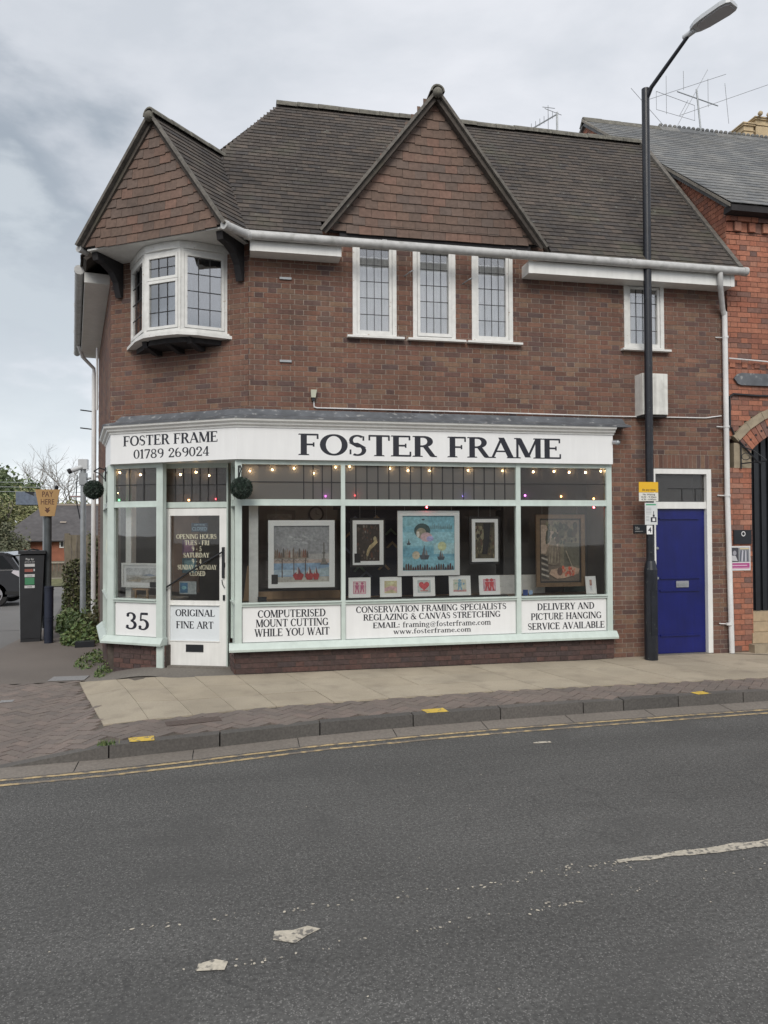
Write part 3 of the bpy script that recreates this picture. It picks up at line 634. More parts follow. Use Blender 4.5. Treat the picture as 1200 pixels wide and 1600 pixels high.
# slabs
cols = [(-1.96, .65, -1.21, -2.11), (-1.46, .32, -.81, -2.07), (-.97, .0, -.41, -1.98), (-.50, -.07, .0, -1.88)]
k = 0.0
while k < 9.2:
    yr = -.095 if k < 4.9 else -.005
    cols.append((k, yr, k + .40 - .01 * k, -1.80 + min(.2, k * .08))); k += .60
def crow(c_, t): return (c_[0] + (c_[2] - c_[0]) * t, c_[1] + (c_[3] - c_[1]) * t)
for c0, c1 in zip(cols, cols[1:]):
    rows = [0, .335, .67, 1.0]
    for t0, t1 in zip(rows, rows[1:]):
        q = [crow(c0, t1), crow(c1, t1), crow(c1, t0), crow(c0, t0)]
        cx = sum(p[0] for p in q) / 4; cy = sum(p[1] for p in q) / 4; dz = random.uniform(-.002, .003)
        q = [(cx + (x - cx) * .988, cy + (y - cy) * .988) for x, y in q]
        MB().hexa([(x, y, gz(x, y) - .04) for x, y in q] + [(x, y, gz(x, y) + .002 + dz) for x, y in q]).build('paving_slab', m_slab, pav)
# block pavers in herringbone
def slab_front(x): 
    for c0, c1 in zip(cols, cols[1:]):
        if c0[2] <= x <= c1[2]: return c0[3] + (c1[3] - c0[3]) * (x - c0[2]) / (c1[2] - c0[2])
    return -1.6
def in_pavers(x, y):
    if x < -3.7 or x > 10 or y < kline(x) + .14: return False
    if x < -1.21 or (x < cols[0][0] + (y - .65) * (cols[0][2] - cols[0][0]) / (cols[0][3] - .65)): 
        edge = cols[0][0] + (cols[0][2] - cols[0][0]) * (y - .65) / (cols[0][3] - .65)
        return y < .70 and x < edge - .02
    return y < slab_front(x) - .02
pp = []; w = .1
for j in range(-120, 120):
    for kx in range(-40, 40):
        for (ox, lx, ly) in ((j + 4 * kx, 2, 1), (j + 3 + 4 * kx, 1, 2)):
            cx0, cy0 = (ox + lx / 2) * w, (j + ly / 2) * w
            ca = math.cos(R(45)); X = cx0 * ca - cy0 * ca + 3; Y = cx0 * ca + cy0 * ca - 1
            if not in_pavers(X, Y): continue
            g0 = gz(X, Y); gxs = (gz(X + .05, Y) - gz(X - .05, Y)) / .1
            u = Vector((1, 0, gxs)).normalized(); v = Vector((0, 1, 0)); nn = u.cross(v)
            Mx = Matrix((u, v, nn)).transposed().to_4x4() @ Matrix.Rotation(R(45) + (R(90) if ly == 2 else 0) + random.uniform(-.01, .01), 4, 'Z')
            Mx.translation = Vector((X, Y, g0 + random.uniform(-.002, .0025)))
            Mx = Mx @ Matrix.Rotation(random.uniform(-.012, .012), 4, 'X')
            a, c2 = .097, .047
            loc8 = [Vector(q) for q in [(-a, -c2, -.05), (a, -c2, -.05), (a, c2, -.05), (-a, c2, -.05), (-a, -c2, 0), (a, -c2, 0), (a, c2, 0), (-a, c2, 0)]]
            pp.append(dict(mat=Mx, loc8=loc8, full=True, key=0, par=pav, rnd=random.random(), c=Vector((X, Y, g0))))
place_pieces(pp, lambda p: 0, 298, lambda p: pav, 'block_paver', 'block_paving', m_paver, pav)
# kerb and channel
kerb = MB().bx(GX, -3.6, 12, 1.9, 2.0, -.6, -.5).build('kerb', m_joint, kind='structure')
xk = [-3.7, -2.79, -1.95, -1.04, -.14, .76, 1.67, 2.58, 3.49, 3.95, 4.6, 5.4, 6.3, 7.2, 8.1, 9.0, 9.9, 10.8]
for x0, x1 in zip(xk, xk[1:]):
    x0 += .006; x1 -= .006; dz = random.uniform(-.004, .004)
    bt = []; tp = []
    for x, off in ((x0, 0), (x1, 0), (x1, .125), (x0, .125)):
        y = kline(x) + off; bt.append((x, y, -.3)); tp.append((x, kline(x) + off + (.008 if off == 0 else 0), max(gz(x, y), -.122) + .003 + dz))
    MB().hexa(bt + tp).build('kerbstone', m_kerb, kerb)
chn = MB()
xc = [-4 + .91 * i for i in range(17)]
for x0, x1 in zip(xc, xc[1:]):
    chn.face([(x0 + .004, kline(x0) - .21, -.1285), (x1 - .004, kline(x1) - .21, -.1285), (x1 - .004, kline(x1) + .01, -.108), (x0 + .004, kline(x0) + .01, -.108)])
chn.build('channel', m_channel, kind='structure')
# road markings: two worn yellow lines, centre dashes, flecks of old paint
def ribbon(name, mat, xs, off, w, z, par=None):
    b = MB()
    for x0, x1 in zip(xs, xs[1:]): b.face([(x0, kline(x0) - off - w, z), (x1, kline(x1) - off - w, z), (x1, kline(x1) - off, z), (x0, kline(x0) - off, z)])
    return b.build(name, mat, par, kind=None if par else 'structure')
xs = lin(-4, 14, 90)
yl = ribbon('double_yellow_line', m_yline, xs, .235, .045, -.1262)
ribbon('yellow_line', m_yline, xs, .355, .045, -.1264, yl)
def blob(cx, cy, rx, ry, z, n=9, rot=0., jag=.35):
    pts = []
    for k in range(n):
        t = 2 * math.pi * k / n; r = 1 - random.random() * jag; x, y = rx * r * math.cos(t), ry * r * math.sin(t)
        pts.append((cx + x * math.cos(rot) - y * math.sin(rot), cy + x * math.sin(rot) + y * math.cos(rot), z))
    return pts
b = MB()                                            # the solid end of the worn centre line
rx = [2.16 + .09 * i for i in range(70)]
e0 = [random.uniform(-.012, .012) for _ in rx]; e1 = [random.uniform(-.012, .012) for _ in rx]
for i in range(len(rx) - 1):
    wd = min(1, .35 + i * .06)
    f = lambda x: -5.435 + (x - 2.2) * .048
    b.face([(rx[i], f(rx[i]) - .045 * wd + e0[i], -.1255), (rx[i + 1], f(rx[i + 1]) - .045 * wd + e0[i + 1], -.1255), (rx[i + 1], f(rx[i + 1]) + .045 * wd + e1[i + 1], -.1255), (rx[i], f(rx[i]) + .045 * wd + e1[i], -.1255)])
b.build('centre_line', m_wline, kind='structure')
b = MB()
b.face([(-.17, -6.03, -.1255), (-.05, -6.045, -.1255), (-.035, -5.985, -.1255), (-.09, -5.955, -.1255), (-.165, -5.975, -.1255)])
b.face([(.17, -5.85, -.1255), (.27, -5.90, -.1255), (.33, -5.845, -.1255), (.40, -5.80, -.1255), (.34, -5.76, -.1255), (.27, -5.785, -.1255), (.18, -5.775, -.1255)])
b.face(blob(2.70, -3.13, .11, .035, -.1255))
b.build('old_paint_patch', m_wline, kind='stuff')
b = MB()
for k in range(210):
    q = random.random()
    if q < .30: x = random.uniform(-.6, 2.3); y = -5.60 + x * .045 + random.gauss(0, .018)
    elif q < .55: x = random.uniform(-.3, 3.2); y = -5.98 + (x - .3) * .12 + random.gauss(0, .025)
    elif q < .65: x = random.uniform(1.45, 1.75); y = -5.83 + random.gauss(0, .018)
    elif q < .80: x = random.uniform(1.6, 2.3); y = -5.43 + (x - 2.2) * .05 + random.gauss(0, .012)
    else: x = random.uniform(-2.2, 5.2); y = random.uniform(-6.8, -2.9)
    r = random.uniform(.003, .009) * (1 if q < .8 else .7); b.face(blob(x, y, r * random.uniform(1, 1.8), r, -.1252, 6, random.random() * 3))
b.build('paint_flecks', m_wline, kind='stuff')
b = MB()
for (x, y, wd, ln) in ((-.78, -2.72, .20, .14), (1.93, -2.36, .22, .15), (4.93, -2.24, .16, .12)):
    y = kline(x)
    pts = [(x - wd / 2, y + .012, .0075), (x + wd / 2, y + .02, .0075), (x + wd / 2 - .02, y + ln + .03, .0075), (x - wd / 2 - .03, y + ln, .0075)]
    MB().face(pts).build('yellow_kerb_mark', m_yline2, kind='structure')
# covers in the footway
o = box('inspection_cover', m_iron2, None, F((-2.37, .80, -.146), (.99, -.05, 0)), 0, .45, -.26, .02, 0, .004, loc=(-2.2, .75, -.146))
tag(o, 'pale steel inspection cover set flush in the brown footway beyond the herringbone pavers', 'access cover')
o = box('stopcock_cover', m_iron2, None, F((-2.62, -.33, -.148), (.99, .05, 0)), 0, .14, -.09, .02, 0, .004, loc=(-2.55, -.33, -.148))
tag(o, 'small square stopcock cover in the herringbone paving at the left', 'stopcock cover')
o = box('drain_cover', M('rusty iron', (.10, .075, .065), .9, nscale=40, namt=.3), None, F((-.62, -2.36, .002), (.97, .2, 0)), 0, .5, -.16, .0, 0, .004, loc=(-.4, -2.3, .002))
tag(o, 'rusty rectangular iron cover in the paver strip just behind the kerb', 'drain cover')
box('surface_drain', m_joint, None, F((6.86, -.10, .004), (.92, -.40, 0)), 0, 2.2, -.035, .0, 0, .003, loc=(6.86, -.1, .004))['kind'] = 'structure'

# ------------------------------------------------------------------ the shop building
house = thing('shop_building', 'brown brick corner building with tile-hung gables above a white and mint picture framing shop', 'building', (3.0, 2.0, 0))
HB = [(5.700, 6.630, -.2, 2.622)]
WIN = [(1.477, 2.056, 4.285, 5.535), (2.278, 2.858, 4.285, 5.528), (3.086, 3.662, 4.285, 5.532), (5.302, 5.911, 4.285, 5.225)]
front_holes = [(-.5, 5.04, -.3, 3.10)] + HB + WIN
wf = wall_sheet(GX, .151, 6.90, -.1, 5.62, [(.1, 5.04, -.3, 3.10)] + HB + WIN, house, m_mortar)
wc = wall_sheet(FC, 0, 2.147, 3.10, 5.42, [(.33, 1.78, 4.27, 5.34)], house, m_mortar)
ws = wall_sheet(FS, 0, 4.9, -.4, 5.36, [(-.1, 1.55, -.5, 3.10)], house, m_mortar)
bk = MB()                                            # rear and party walls
c_ = FS.p(4.9, 0, 0)
for p_, q_ in (((c_.x, c_.y), (6.9, 6.0)), ((6.9, 6.0), (6.9, 0))):
    bk.face([(p_[0], p_[1], -.4), (q_[0], q_[1], -.4), (q_[0], q_[1], 5.4), (p_[0], p_[1], 5.4)])
bk.build('rear_wall', m_mortar, house)
pieces = []
sold = (5.62, 6.71, 2.622, 2.79)
fh = front_holes + [sold]
pieces += courses(GX, 0, 5.62, lambda z: subtract((.151, 6.90), fh, z), wf, 'f')
pieces += courses(FC, 3.14, 5.42, lambda z: subtract((0, 2.147), [(.33, 1.78, 4.27, 5.34)], z), wc, 'c', a_ref=.05)
pieces += courses(FS, -.35, 5.36, lambda z: subtract((0, 4.9), [(-.1, 1.55, -.5, 3.10)], z), ws, 's', a_ref=.1)
a = sold[0]
while a < sold[1] - .03:                             # soldier course over the blue door
    pieces.append(piece(GX, a + .004, a + .0615, 2.627, 2.812, -.012, .005, False, ('so', 0), wf)); a += .0655
def is_good(p): return p['full']
place_pieces(pieces, lambda p: p['key'][1], 299, lambda p: p['par'], 'brick', 'brickwork', m_brick, house)

# plinths under the shop windows
pl = MB().bx(GX, 0.0, 5.05, -.15, .072, -.1, .285)
pl.bx(FC, 1.20, 2.02, -.15, .052, -.3, .285)
pl.bx(FB, 0.05, 1.5, -.15, -.01, -.4, .285)
plo = pl.build('plinth', m_mortard, house)
pp = courses(GX, .005, .285, lambda z: [(-.01, 5.06)], plo, 'p', proud=.08)
for p in pp:
    for v in p['loc8']: v.y += .0
FPc = F((FC.p(1.20, 0, 0)), (-.848, .530, 0), (-.530, -.848, 0))
pp += courses(FPc, -.11, .285, lambda z: [(0, .83)], plo, 'p', proud=.06)
FBp = F(FB.p(0.05, 0, 0), SU, FB.n)
pp += courses(FBp, -.20, .285, lambda z: [(0, 1.45)], plo, 'p', proud=.0)
FJp = F((-.01, -.075, 0), (-.13, .99, 0), (-.99, -.13, 0))
pp += courses(FJp, .005, .285, lambda z: [(.0, .45)], plo, 'p', proud=.012)
MB().bx(FJp, 0, .45, -.1, .003, 0, .28).build('plinth_return', m_mortard, house)
place_pieces(pp, lambda p: (p['key'][1], round(p['loc8'][2].y, 2)), 299, lambda p: p['par'], 'plinth_brick', 'plinth_brickwork', m_plinth, house)

# roofs ------------------------------------------------------------
EZ = 5.40
A_ = Vector((-1.02, .03, 6.93)); E_ = Vector((-.22, .90, 6.93)); V_ = Vector((.14, -.30, EZ)); TR = V_ - Vector((.261, .284, 0)); TL = Vector((-1.97, .62, EZ + .06)); TLb = TL + Vector((.61, .664, 0))
R0 = Vector((.66, 2.0, 8.33)); RE = Vector((6.73, 2.0, 8.33))
BL = Vector((-3.10, 6.2, EZ)); BR_ = Vector((6.88, 6.2, EZ)); RB = Vector((.66, 2.6, 8.33)); HL = Vector((-1.99, .86, EZ))
roof = MB()
def slab(bm, pts, th=.05):
    P = [Vector(p) for p in pts]; nn = (P[1] - P[0]).cross(P[2] - P[0]).normalized()
    if nn.z > 0: nn = -nn
    bm.prism([p + nn * .025 for p in P], nn * th)
slab(roof, [V_, (1.06, -.30, EZ), (1.06, -.05, EZ + .32), (4.10, -.05, EZ + .32), (4.10, -.30, EZ), (6.88, -.30, EZ), RE, R0, E_])
slab(roof, [A_, E_, V_, TR]); slab(roof, [A_, TL, TLb, E_]); slab(roof, [R0, E_, HL]); slab(roof, [R0, HL, BL])
slab(roof, [R0, BL, BR_, RE])
GA = Vector((2.565, -.20, 7.50)); GE = Vector((2.565, 1.34, 7.50)); GL = Vector((1.05, -.20, 5.56)); GR = Vector((4.06, -.20, 5.56))
GLb = Vector((1.05, -.19, 5.56)); 
slab(roof, [GA, GL, GE]); slab(roof, [GA, GE, GR])
roof_o = roof.build('roof', m_tile, house)
tp = []
up_f = R0 - Vector((R0.x, -.30, EZ)); 
tp += tile_plane((0, -.33, EZ - .02), (1, 0, 0), up_f, [V_ + Vector((-.05, -.03, -.03)), Vector((1.06, -.33, EZ - .03)), Vector((1.06, -.05, EZ + .32)), Vector((4.10, -.05, EZ + .32)), Vector((4.10, -.33, EZ - .03)), Vector((6.90, -.33, EZ - .03)), RE + Vector((.02, 0, 0)), R0, E_], roof_o, 'm')
tp += tile_plane(TR, V_ - TR, A_ - TR, [TR - Vector((0, 0, .02)), V_, E_, A_], roof_o, 'm')
tp += tile_plane(TL, TLb - TL, A_ - TL, [TL, TLb, E_ - Vector((.03, 0, .06)), A_ - Vector((.03, 0, .06))], roof_o, 'm')
tp += tile_plane(HL, BL - HL, R0 - HL, [HL, BL, R0], roof_o, 'm')
tp += tile_plane(GL, Vector((0, 1, 0)), GA - GL, [GL, GLb + Vector((0, .05, 0)), GE - Vector((.02, 0, .05)), GA - Vector((.02, 0, .05))], roof_o, 'm')
tp += tile_plane(GR, Vector((0, 1, 0)), GA - GR, [GR, GR + Vector((0, .05, 0)), GE - Vector((-.02, 0, .05)), GA - Vector((-.02, 0, .05))], roof_o, 'm')
place_pieces(tp, lambda p: 0, 299, lambda p: roof_o, 'roof_tile', 'roof_tiling', m_tile, house)
# verges: dark undercloak strips
def bar(bm, p, q, w, h, side=None):
    p, q = Vector(p), Vector(q); t = (q - p).normalized(); s_ = (side or t.cross(Vector((0, 0, 1)))).normalized(); z = s_.cross(t).normalized()
    if z.z < 0: z = -z
    c8 = []
    for zz in (0, h):
        for (pt, sg) in ((p, -1), (q, -1), (q, 1), (p, 1)): c8.append(pt + s_ * sg * w / 2 + z * zz)
    bm.hexa(c8)
nC = Vector((-.530, -.848, 0))
for p, q in ((A_, TR), (A_, TL)):
    vg = MB(); bar(vg, p + nC * .02 - Vector((0, 0, .035)), q + nC * .02 - Vector((0, 0, .035)), .09, .035, nC); vg.build('verge', m_verge, house)
for q in (GL, GR):
    vg = MB(); bar(vg, GA + Vector((0, -.01, -.035)), q + Vector((0, -.01, -.03)), .07, .035, Vector((0, -1, 0))); vg.build('verge', m_verge, house)
vg = MB(); bar(vg, (6.90, -.3, EZ - .02), (6.75, 2.0, 8.34), .07, .07, Vector((1, 0, 0)))
vg.build('verge', m_verge, house)
# ridge tiles
def ridge_tiles(p, q, r=.115, ln=.33):
    p, q = Vector(p), Vector(q); L_ = (q - p).length; n = max(1, round(L_ / ln)); t = (q - p) / n
    tt = t.normalized(); s_ = tt.cross(Vector((0, 0, 1))).normalized(); z = s_.cross(tt)
    for k in range(n):
        a = p + t * k; e = a + t * .985; b = MB(); m = 7; i = 0; dz = random.uniform(-.006, .006)
        ring = []
        for (c0, rr) in ((a, r), (e, r * .97)):
            for rad in (rr, rr - .02):
                ring.append([c0 + s_ * math.cos(math.pi * j / m) * rad + z * (math.sin(math.pi * j / m) * rad + dz) for j in range(m + 1)])
        for j in range(m):
            b.face([ring[0][j], ring[0][j + 1], ring[2][j + 1], ring[2][j]])
            b.face([ring[1][j], ring[3][j], ring[3][j + 1], ring[1][j + 1]])
            b.face([ring[0][j], ring[1][j], ring[1][j + 1], ring[0][j + 1]]); b.face([ring[2][j], ring[2][j + 1], ring[3][j + 1], ring[3][j]])
        b.build('ridge_tile', m_ridge, house, smooth=True)
ridge_tiles(R0 + Vector((-.05, 0, -.03)), RE + Vector((0, 0, -.03)))
ridge_tiles(A_ + nC * .06 + Vector((-.01, -.01, -.035)), E_ + Vector((.05, .05, -.04)), .095)
ridge_tiles(GA + Vector((0, -.06, -.035)), GE + Vector((0, 0, -.04)), .095)
for q in (A_ + nC * .05 + Vector((0, 0, -.05)), GA + Vector((0, -.05, -.055))): MB().ball(q, .066, 12, 6).build('ridge_end_mortar', m_ridge, house, smooth=True)
# ridge end block where the hip starts
# tile hanging on the two gables
FCg = F(FC.p(0, .56, 0), (.848, -.530, 0), (-.530, -.848, 0))
def gl(t, z): return FCg.p(-t, 0, z)
hb = MB(); hb.prism([gl(2.10, 5.41), gl(-.07, 5.41), gl(1.03, 6.94)], nC * -.06)
h1 = hb.build('gable_wall', m_dark, house)
hung = tile_plane(gl(2.06, 5.385), (.848, -.530, 0), (0, 0, 1), [gl(2.09, 5.385), gl(-.03, 5.385), gl(1.03, 6.88)], h1, 'h', g=.112, lift=.019, over=.04, wing=.035)
hb = MB(); hb.prism([(1.16, -.08, 5.60), (3.99, -.08, 5.60), (2.565, -.08, 7.47)], (0, .06, 0))
hb.bx(GX, 1.30, 3.90, -.02, .075, 5.54, 5.62)
h2 = hb.build('gable_wall', m_dark, house)
hung += tile_plane((1.22, -.085, 5.575), (1, 0, 0), (0, 0, 1), [(1.13, -.085, 5.575), (4.01, -.085, 5.575), (2.565, -.085, 7.52)], h2, 'h', g=.112, lift=.019, over=.04, wing=.035)
place_pieces(hung, lambda p: 0, 299, lambda p: p['par'], 'hanging_tile', 'hanging_tiles', m_htile, house)
# soffit of the corner gable and its brackets
sf = MB(); sf.prism([FC.p(0.0, 0, 5.385), FC.p(-.03, .55, 5.385), FC.p(2.05, .55, 5.385), FC.p(2.10, 0, 5.385)], (0, 0, .02)); sf.build('soffit', m_white, house)
for t in (.10, 1.98):
    pr = [(0, 4.93), (.05, 4.91), (.08, 4.99), (.11, 5.10), (.20, 5.21), (.34, 5.27), (.48, 5.285), (.50, 5.38), (0, 5.38)]
    MB().prism([FC.p(t - .045, d, z) for d, z in pr], FC.u * .09).build('bracket', m_dark, house)

# eaves: boxed soffits, gutters, pipes
def fascia_box(fr, a0, a1, d0, d1, z0, z1):
    b = MB(); b.bx(fr, a0, a1, d0, d1, z0, z1); o = b.build('eaves_box', m_white, house)
    c_ = MB()
    for q in (a0, a1 - .05): c_.bx(fr, q - .004, q + .054, d1 + .0005, d1 + .006, z0 - .004, z1 + .004)
    c_.build('box_end', m_white, o)
    return o
fascia_box(GX, .17, 1.295, .0, .25, 5.215, 5.34)
fascia_box(GX, 3.80, 6.86, .0, .25, 5.17, 5.33)
FSe = F(FS.p(.0, 0, 0), SU, FS.n)
fascia_box(FSe, .25, 5.1, .0, .33, 5.20, 5.34)
def gutter(name, pts, r=.056):
    o = MB().tube(pts, r, 12).build(name, m_gutter, house, smooth=True)
    P = [Vector(p) for p in pts]; L_ = (P[-1] - P[0]).length; t = (P[-1] - P[0]).normalized(); n = int(L_ / 1.9)
    for k in range(n + 2):
        q = P[0] + t * (L_ * k / (n + 1)); MB().tube([q - t * .03, q + t * .03], r + .006, 12).build('gutter_joint', m_gutter, o, smooth=True)
    return o
gutter('gutter', [(.12, -.31, 5.385), (6.99, -.31, 5.37)])
gutter('gutter', [tuple(TR + Vector((.00, .00, -.03))), tuple(V_ + Vector((0, -.03, -.03)))], .05)
gutter('gutter', [FS.p(.30, .40, 5.37), FS.p(5.35, .40, 5.34)], .06)
MB().tube([TL + Vector((-.02, 0, -.05)), TL + Vector((.06, .12, -.05))], .045, 10).build('gutter_stub', m_gutter, house, smooth=True)
dp = MB().tube([(6.60, -.31, 5.34), (6.60, -.31, 5.22), (6.63, -.27, 5.13), (6.80, -.075, 4.90), (6.835, -.065, 4.82)], .037, 12)
dpo = dp.build('downpipe', m_gutter, house, smooth=True)
MB().tube([(6.84, -.065, 4.86), (6.845, -.065, 2.2)], .037, 12).build('upper_pipe', m_pipe, dpo, smooth=True)
MB().tube([(6.845, -.065, 2.235), (6.885, -.065, .01)], .037, 12).build('lower_pipe', m_pipe, dpo, smooth=True)
cl = MB()
for z in (4.50, 3.22, 2.24, .42):
    cl.tube([(6.845, -.065, z - .015), (6.845, -.065, z + .015)], .043, 12)
    cl.tube([(6.72, -.02, z + .005), (6.84, -.05, z - .002)], .008, 6)
cl.build('pipe_clip', m_pipe, dpo)
pw = FS.p(4.86, .09, 0)
MB().tube([FS.p(4.5, .38, 5.30), FS.p(4.7, .30, 5.12), FS.p(4.86, .10, 4.95), (pw.x, pw.y, 4.8)], .035, 10).tube([(pw.x, pw.y, 4.85), (pw.x, pw.y, -.2)], .045, 10).build('downpipe', m_pipe, house, smooth=True)
MB().tube([FS.p(3.3, .08, 5.0), FS.p(3.3, .08, 3.9)], .02, 8).build('waste_pipe', m_pipe, house)
for z in (3.75, 4.1): MB().tube([FS.p(4.88, .1, z), FS.p(4.88, .34, z + .02)], .012, 6).build('old_bracket', m_iron, house)

# ------------------------------------------------------------------ windows upstairs
def lead_grid(bm, fr, a0, a1, z0, z1, d, nv, nh, w=.0065, vfrac=None):
    for k in range(1, nv): a = a0 + (a1 - a0) * k / nv; bm.bx(fr, a - w / 2, a + w / 2, d, d + .006, z0, z1)
    for k in range(1, nh): z = z0 + (z1 - z0) * k / nh; bm.bx(fr, a0, a1, d + .0005, d + .0065, z - w / 2, z + w / 2)
def casement(fr, x0, x1, z0, z1, sill, nv=4, nh=5, fw=.055, open_=0., par=house):
    wo = MB(); d0, d1 = -.10, .022
    for (a, b_, c0, c1) in ((x0, x0 + fw, z0, z1), (x1 - fw, x1, z0, z1), (x0 + fw, x1 - fw, z1 - fw, z1), (x0 + fw, x1 - fw, z0, z0 + .03)): wo.bx(fr, a, b_, d0, d1, c0, c1)
    o = wo.build('window', m_wframe, par)
    s = .036; X0, X1, Z0, Z1 = x0 + fw + .004, x1 - fw - .004, z0 + .034, z1 - fw - .004
    sa = MB(); o0 = .0
    for (a, b_, c0, c1) in ((X0, X0 + s, Z0, Z1), (X1 - s, X1, Z0, Z1), (X0 + s, X1 - s, Z1 - s, Z1), (X0 + s, X1 - s, Z0, Z0 + s * 1.2)): sa.bx(fr, a, b_, -.05, .012 + open_, c0, c1)
    sa.build('sash', m_wframe, o)
    MB().bx(fr, X0 + s, X1 - s, -.022, -.018, Z0 + s, Z1 - s).build('pane', m_glassu, o)
    lg = MB(); lead_grid(lg, fr, X0 + s, X1 - s, Z0 + s * 1.2, Z1 - s, -.0175, nv, nh); lg.build('lead_came', m_came, o)
    MB().bx(fr, sill[0], sill[1], -.02, .085, z0 - .032, z0 - .004).build('sill', m_wframe, o)
    # net curtain in soft folds and the dim room behind
    n = 26; pts = [(X0 + (X1 - X0) * k / n, -.075 - .012 * math.sin(k * 1.5) - .01 * math.sin(k * .7 + x0)) for k in range(n + 1)]
    cu = MB()
    for (a, da), (b_, db) in zip(pts, pts[1:]): cu.face([fr.p(a, da, z0), fr.p(b_, db, z0), fr.p(b_, db, z1 - .18), fr.p(a, da, z1 - .18)])
    cu.build('curtain', m_curtain, o)
    MB().bx(fr, X0 - .02, X1 + .02, -.24, -.22, z0, z1).build('room_shade', m_room, o)
    return o
casement(GX, *WIN[0], (1.40, 2.15)); casement(GX, *WIN[1], (2.20, 2.985), open_=.02); casement(GX, *WIN[2], (3.01, 3.78)); casement(GX, *WIN[3], (5.25, 5.985), nv=4, nh=4)
# slim curtain rail shadows are left to the light

# corner oriel
OQ = [(1.80, .0), (1.26, .40), (.71, .41), (.31, 0)]
def oframe(i):
    p = FC.p(OQ[i][0], OQ[i][1], 0); q = FC.p(OQ[i + 1][0], OQ[i + 1][1], 0); return F(p, q - p), (q - p).length
orl = MB()
plan = [FC.p(t, d, 0) for t, d in OQ]
def grown(g, z): 
    return [FC.p(1.82 + g * 1.2, 0, z), FC.p(1.42 + g * .7, .31 + g * .8, z), FC.p(1.24, .415 + g, z), FC.p(.98, .44 + g, z), FC.p(.72, .42 + g, z), FC.p(.56 - g * .7, .31 + g * .7, z), FC.p(.29 - g * 1.2, 0, z)]
orl.prism(grown(.01, 5.29), (0, 0, .09))
oo = orl.build('oriel_window', m_wframe, house)
MB().prism(grown(.05, 4.20), (0, 0, .04)).prism(grown(.02, 4.24), (0, 0, .03)).build('oriel_sill', m_wframe, oo)
MB().prism(grown(-.08, 4.135), (0, 0, .065)).build('oriel_base', m_dark, oo)
for t in (1.35, 1.0, .68): MB().prism([FC.p(t - .05, d, z) for d, z in ((0, 4.08), (.10, 4.07), (.30, 4.12), (.33, 4.195), (0, 4.195))], FC.u * .07).build('oriel_joist', m_dark, oo)
for i in range(3):
    fr, L_ = oframe(i); post = .035; b = MB()
    for (a, b_) in ((0, post), (L_ - post, L_)): b.bx(fr, a, b_, -.06, .012, 4.27, 5.29)
    b.bx(fr, post, L_ - post, -.06, .01, 5.24, 5.29); b.bx(fr, post, L_ - post, -.06, .01, 4.27, 4.30)
    b.build('mullion', m_wframe, oo)
    if L_ < .05: continue
    s = .035; a0, a1, z0, z1 = post + .003, L_ - post - .003, 4.303, 5.237
    sa = MB()
    lights = [(z0, 4.92), (4.925, z1)] if i == 1 else [(z0, z1)]
    for (y0, y1) in lights:
        for (a, b_, c0, c1) in ((a0, a0 + s, y0, y1), (a1 - s, a1, y0, y1), (a0 + s, a1 - s, y1 - s, y1), (a0 + s, a1 - s, y0, y0 + s)): sa.bx(fr, a, b_, -.03, .02, c0, c1)
    if i < 3: sa.build('sash', m_wframe, oo)
    MB().bx(fr, a0, a1, -.008, -.004, z0, z1).build('pane', m_glasso, oo)
    lg = MB()
    if i == 1:
        for (y0, y1, nh) in ((z0, 4.92, 3), (4.925, z1, 2)): lead_grid(lg, fr, a0 + s, a1 - s, y0 + s, y1 - s, -.0035, 3, nh, .008)
    else: lead_grid(lg, fr, a0 + s, a1 - s, z0 + s, z1 - s, -.0035, 3, 4, .008)
    if i < 3: lg.build('lead_came', m_came, oo)
ib = MB(); ib.prism([FC.p(1.85, -.9, 4.0), FC.p(0, -.9, 4.0), FC.p(0, -.9, 5.4), FC.p(1.85, -.9, 5.4)], nC * -.02)
ib.prism([FC.p(1.78, .0, 4.26), FC.p(.33, .0, 4.26), FC.p(.33, -.9, 4.26), FC.p(1.78, -.9, 4.26)], (0, 0, .01))
ib.build('room_shade', m_room, oo)
cu = MB()
for (s0, s1) in ((.62, .70), (1.16, 1.26)):
    n = 10
    for k in range(n):
        a, b_ = s0 + (s1 - s0) * k / n, s0 + (s1 - s0) * (k + 1) / n
        cu.face([FC.p(a, .30 + .012 * math.sin(k * 1.7), 4.29), FC.p(b_, .30 + .012 * math.sin((k + 1) * 1.7), 4.29), FC.p(b_, .30 + .012 * math.sin((k + 1) * 1.7), 5.24), FC.p(a, .30 + .012 * math.sin(k * 1.7), 5.24)])
cu.build('curtain', M('dark blue curtain', (.10, .11, .15), .9, nscale=6), oo)

# ------------------------------------------------------------------ shopfront
def moff(poly, d):
    P = [Vector((p[0], p[1], 0)) for p in poly]; out_ = []
    for i, p in enumerate(P):
        ns = []
        if i > 0: t = (p - P[i - 1]).normalized(); ns.append(Vector((-t.y, t.x, 0)))
        if i < len(P) - 1: t = (P[i + 1] - p).normalized(); ns.append(Vector((-t.y, t.x, 0)))
        if len(ns) == 1: out_.append(p + ns[0] * d)
        else: mm = (ns[0] + ns[1]).normalized(); out_.append(p + mm * d / mm.dot(ns[0]))
    return out_
def sweep(bm, poly, prof):
    rings = [[q + Vector((0, 0, z)) for q in moff(poly, d)] for d, z in prof]; n = len(prof)
    for i in range(len(poly) - 1):
        for k in range(n):
            a, b_ = rings[k], rings[(k + 1) % n]; bm.face([a[i], a[i + 1], b_[i + 1], b_[i]])
    bm.face([r[0] for r in rings]); bm.face([r[-1] for r in rings][::-1])
    return bm
cL = Vector((-1.626, .865, 0)); cS = cL + SU * 1.58
line = [(5.03, -.16), (.0098, -.16), (cL.x, cL.y), (cS.x, cS.y)]
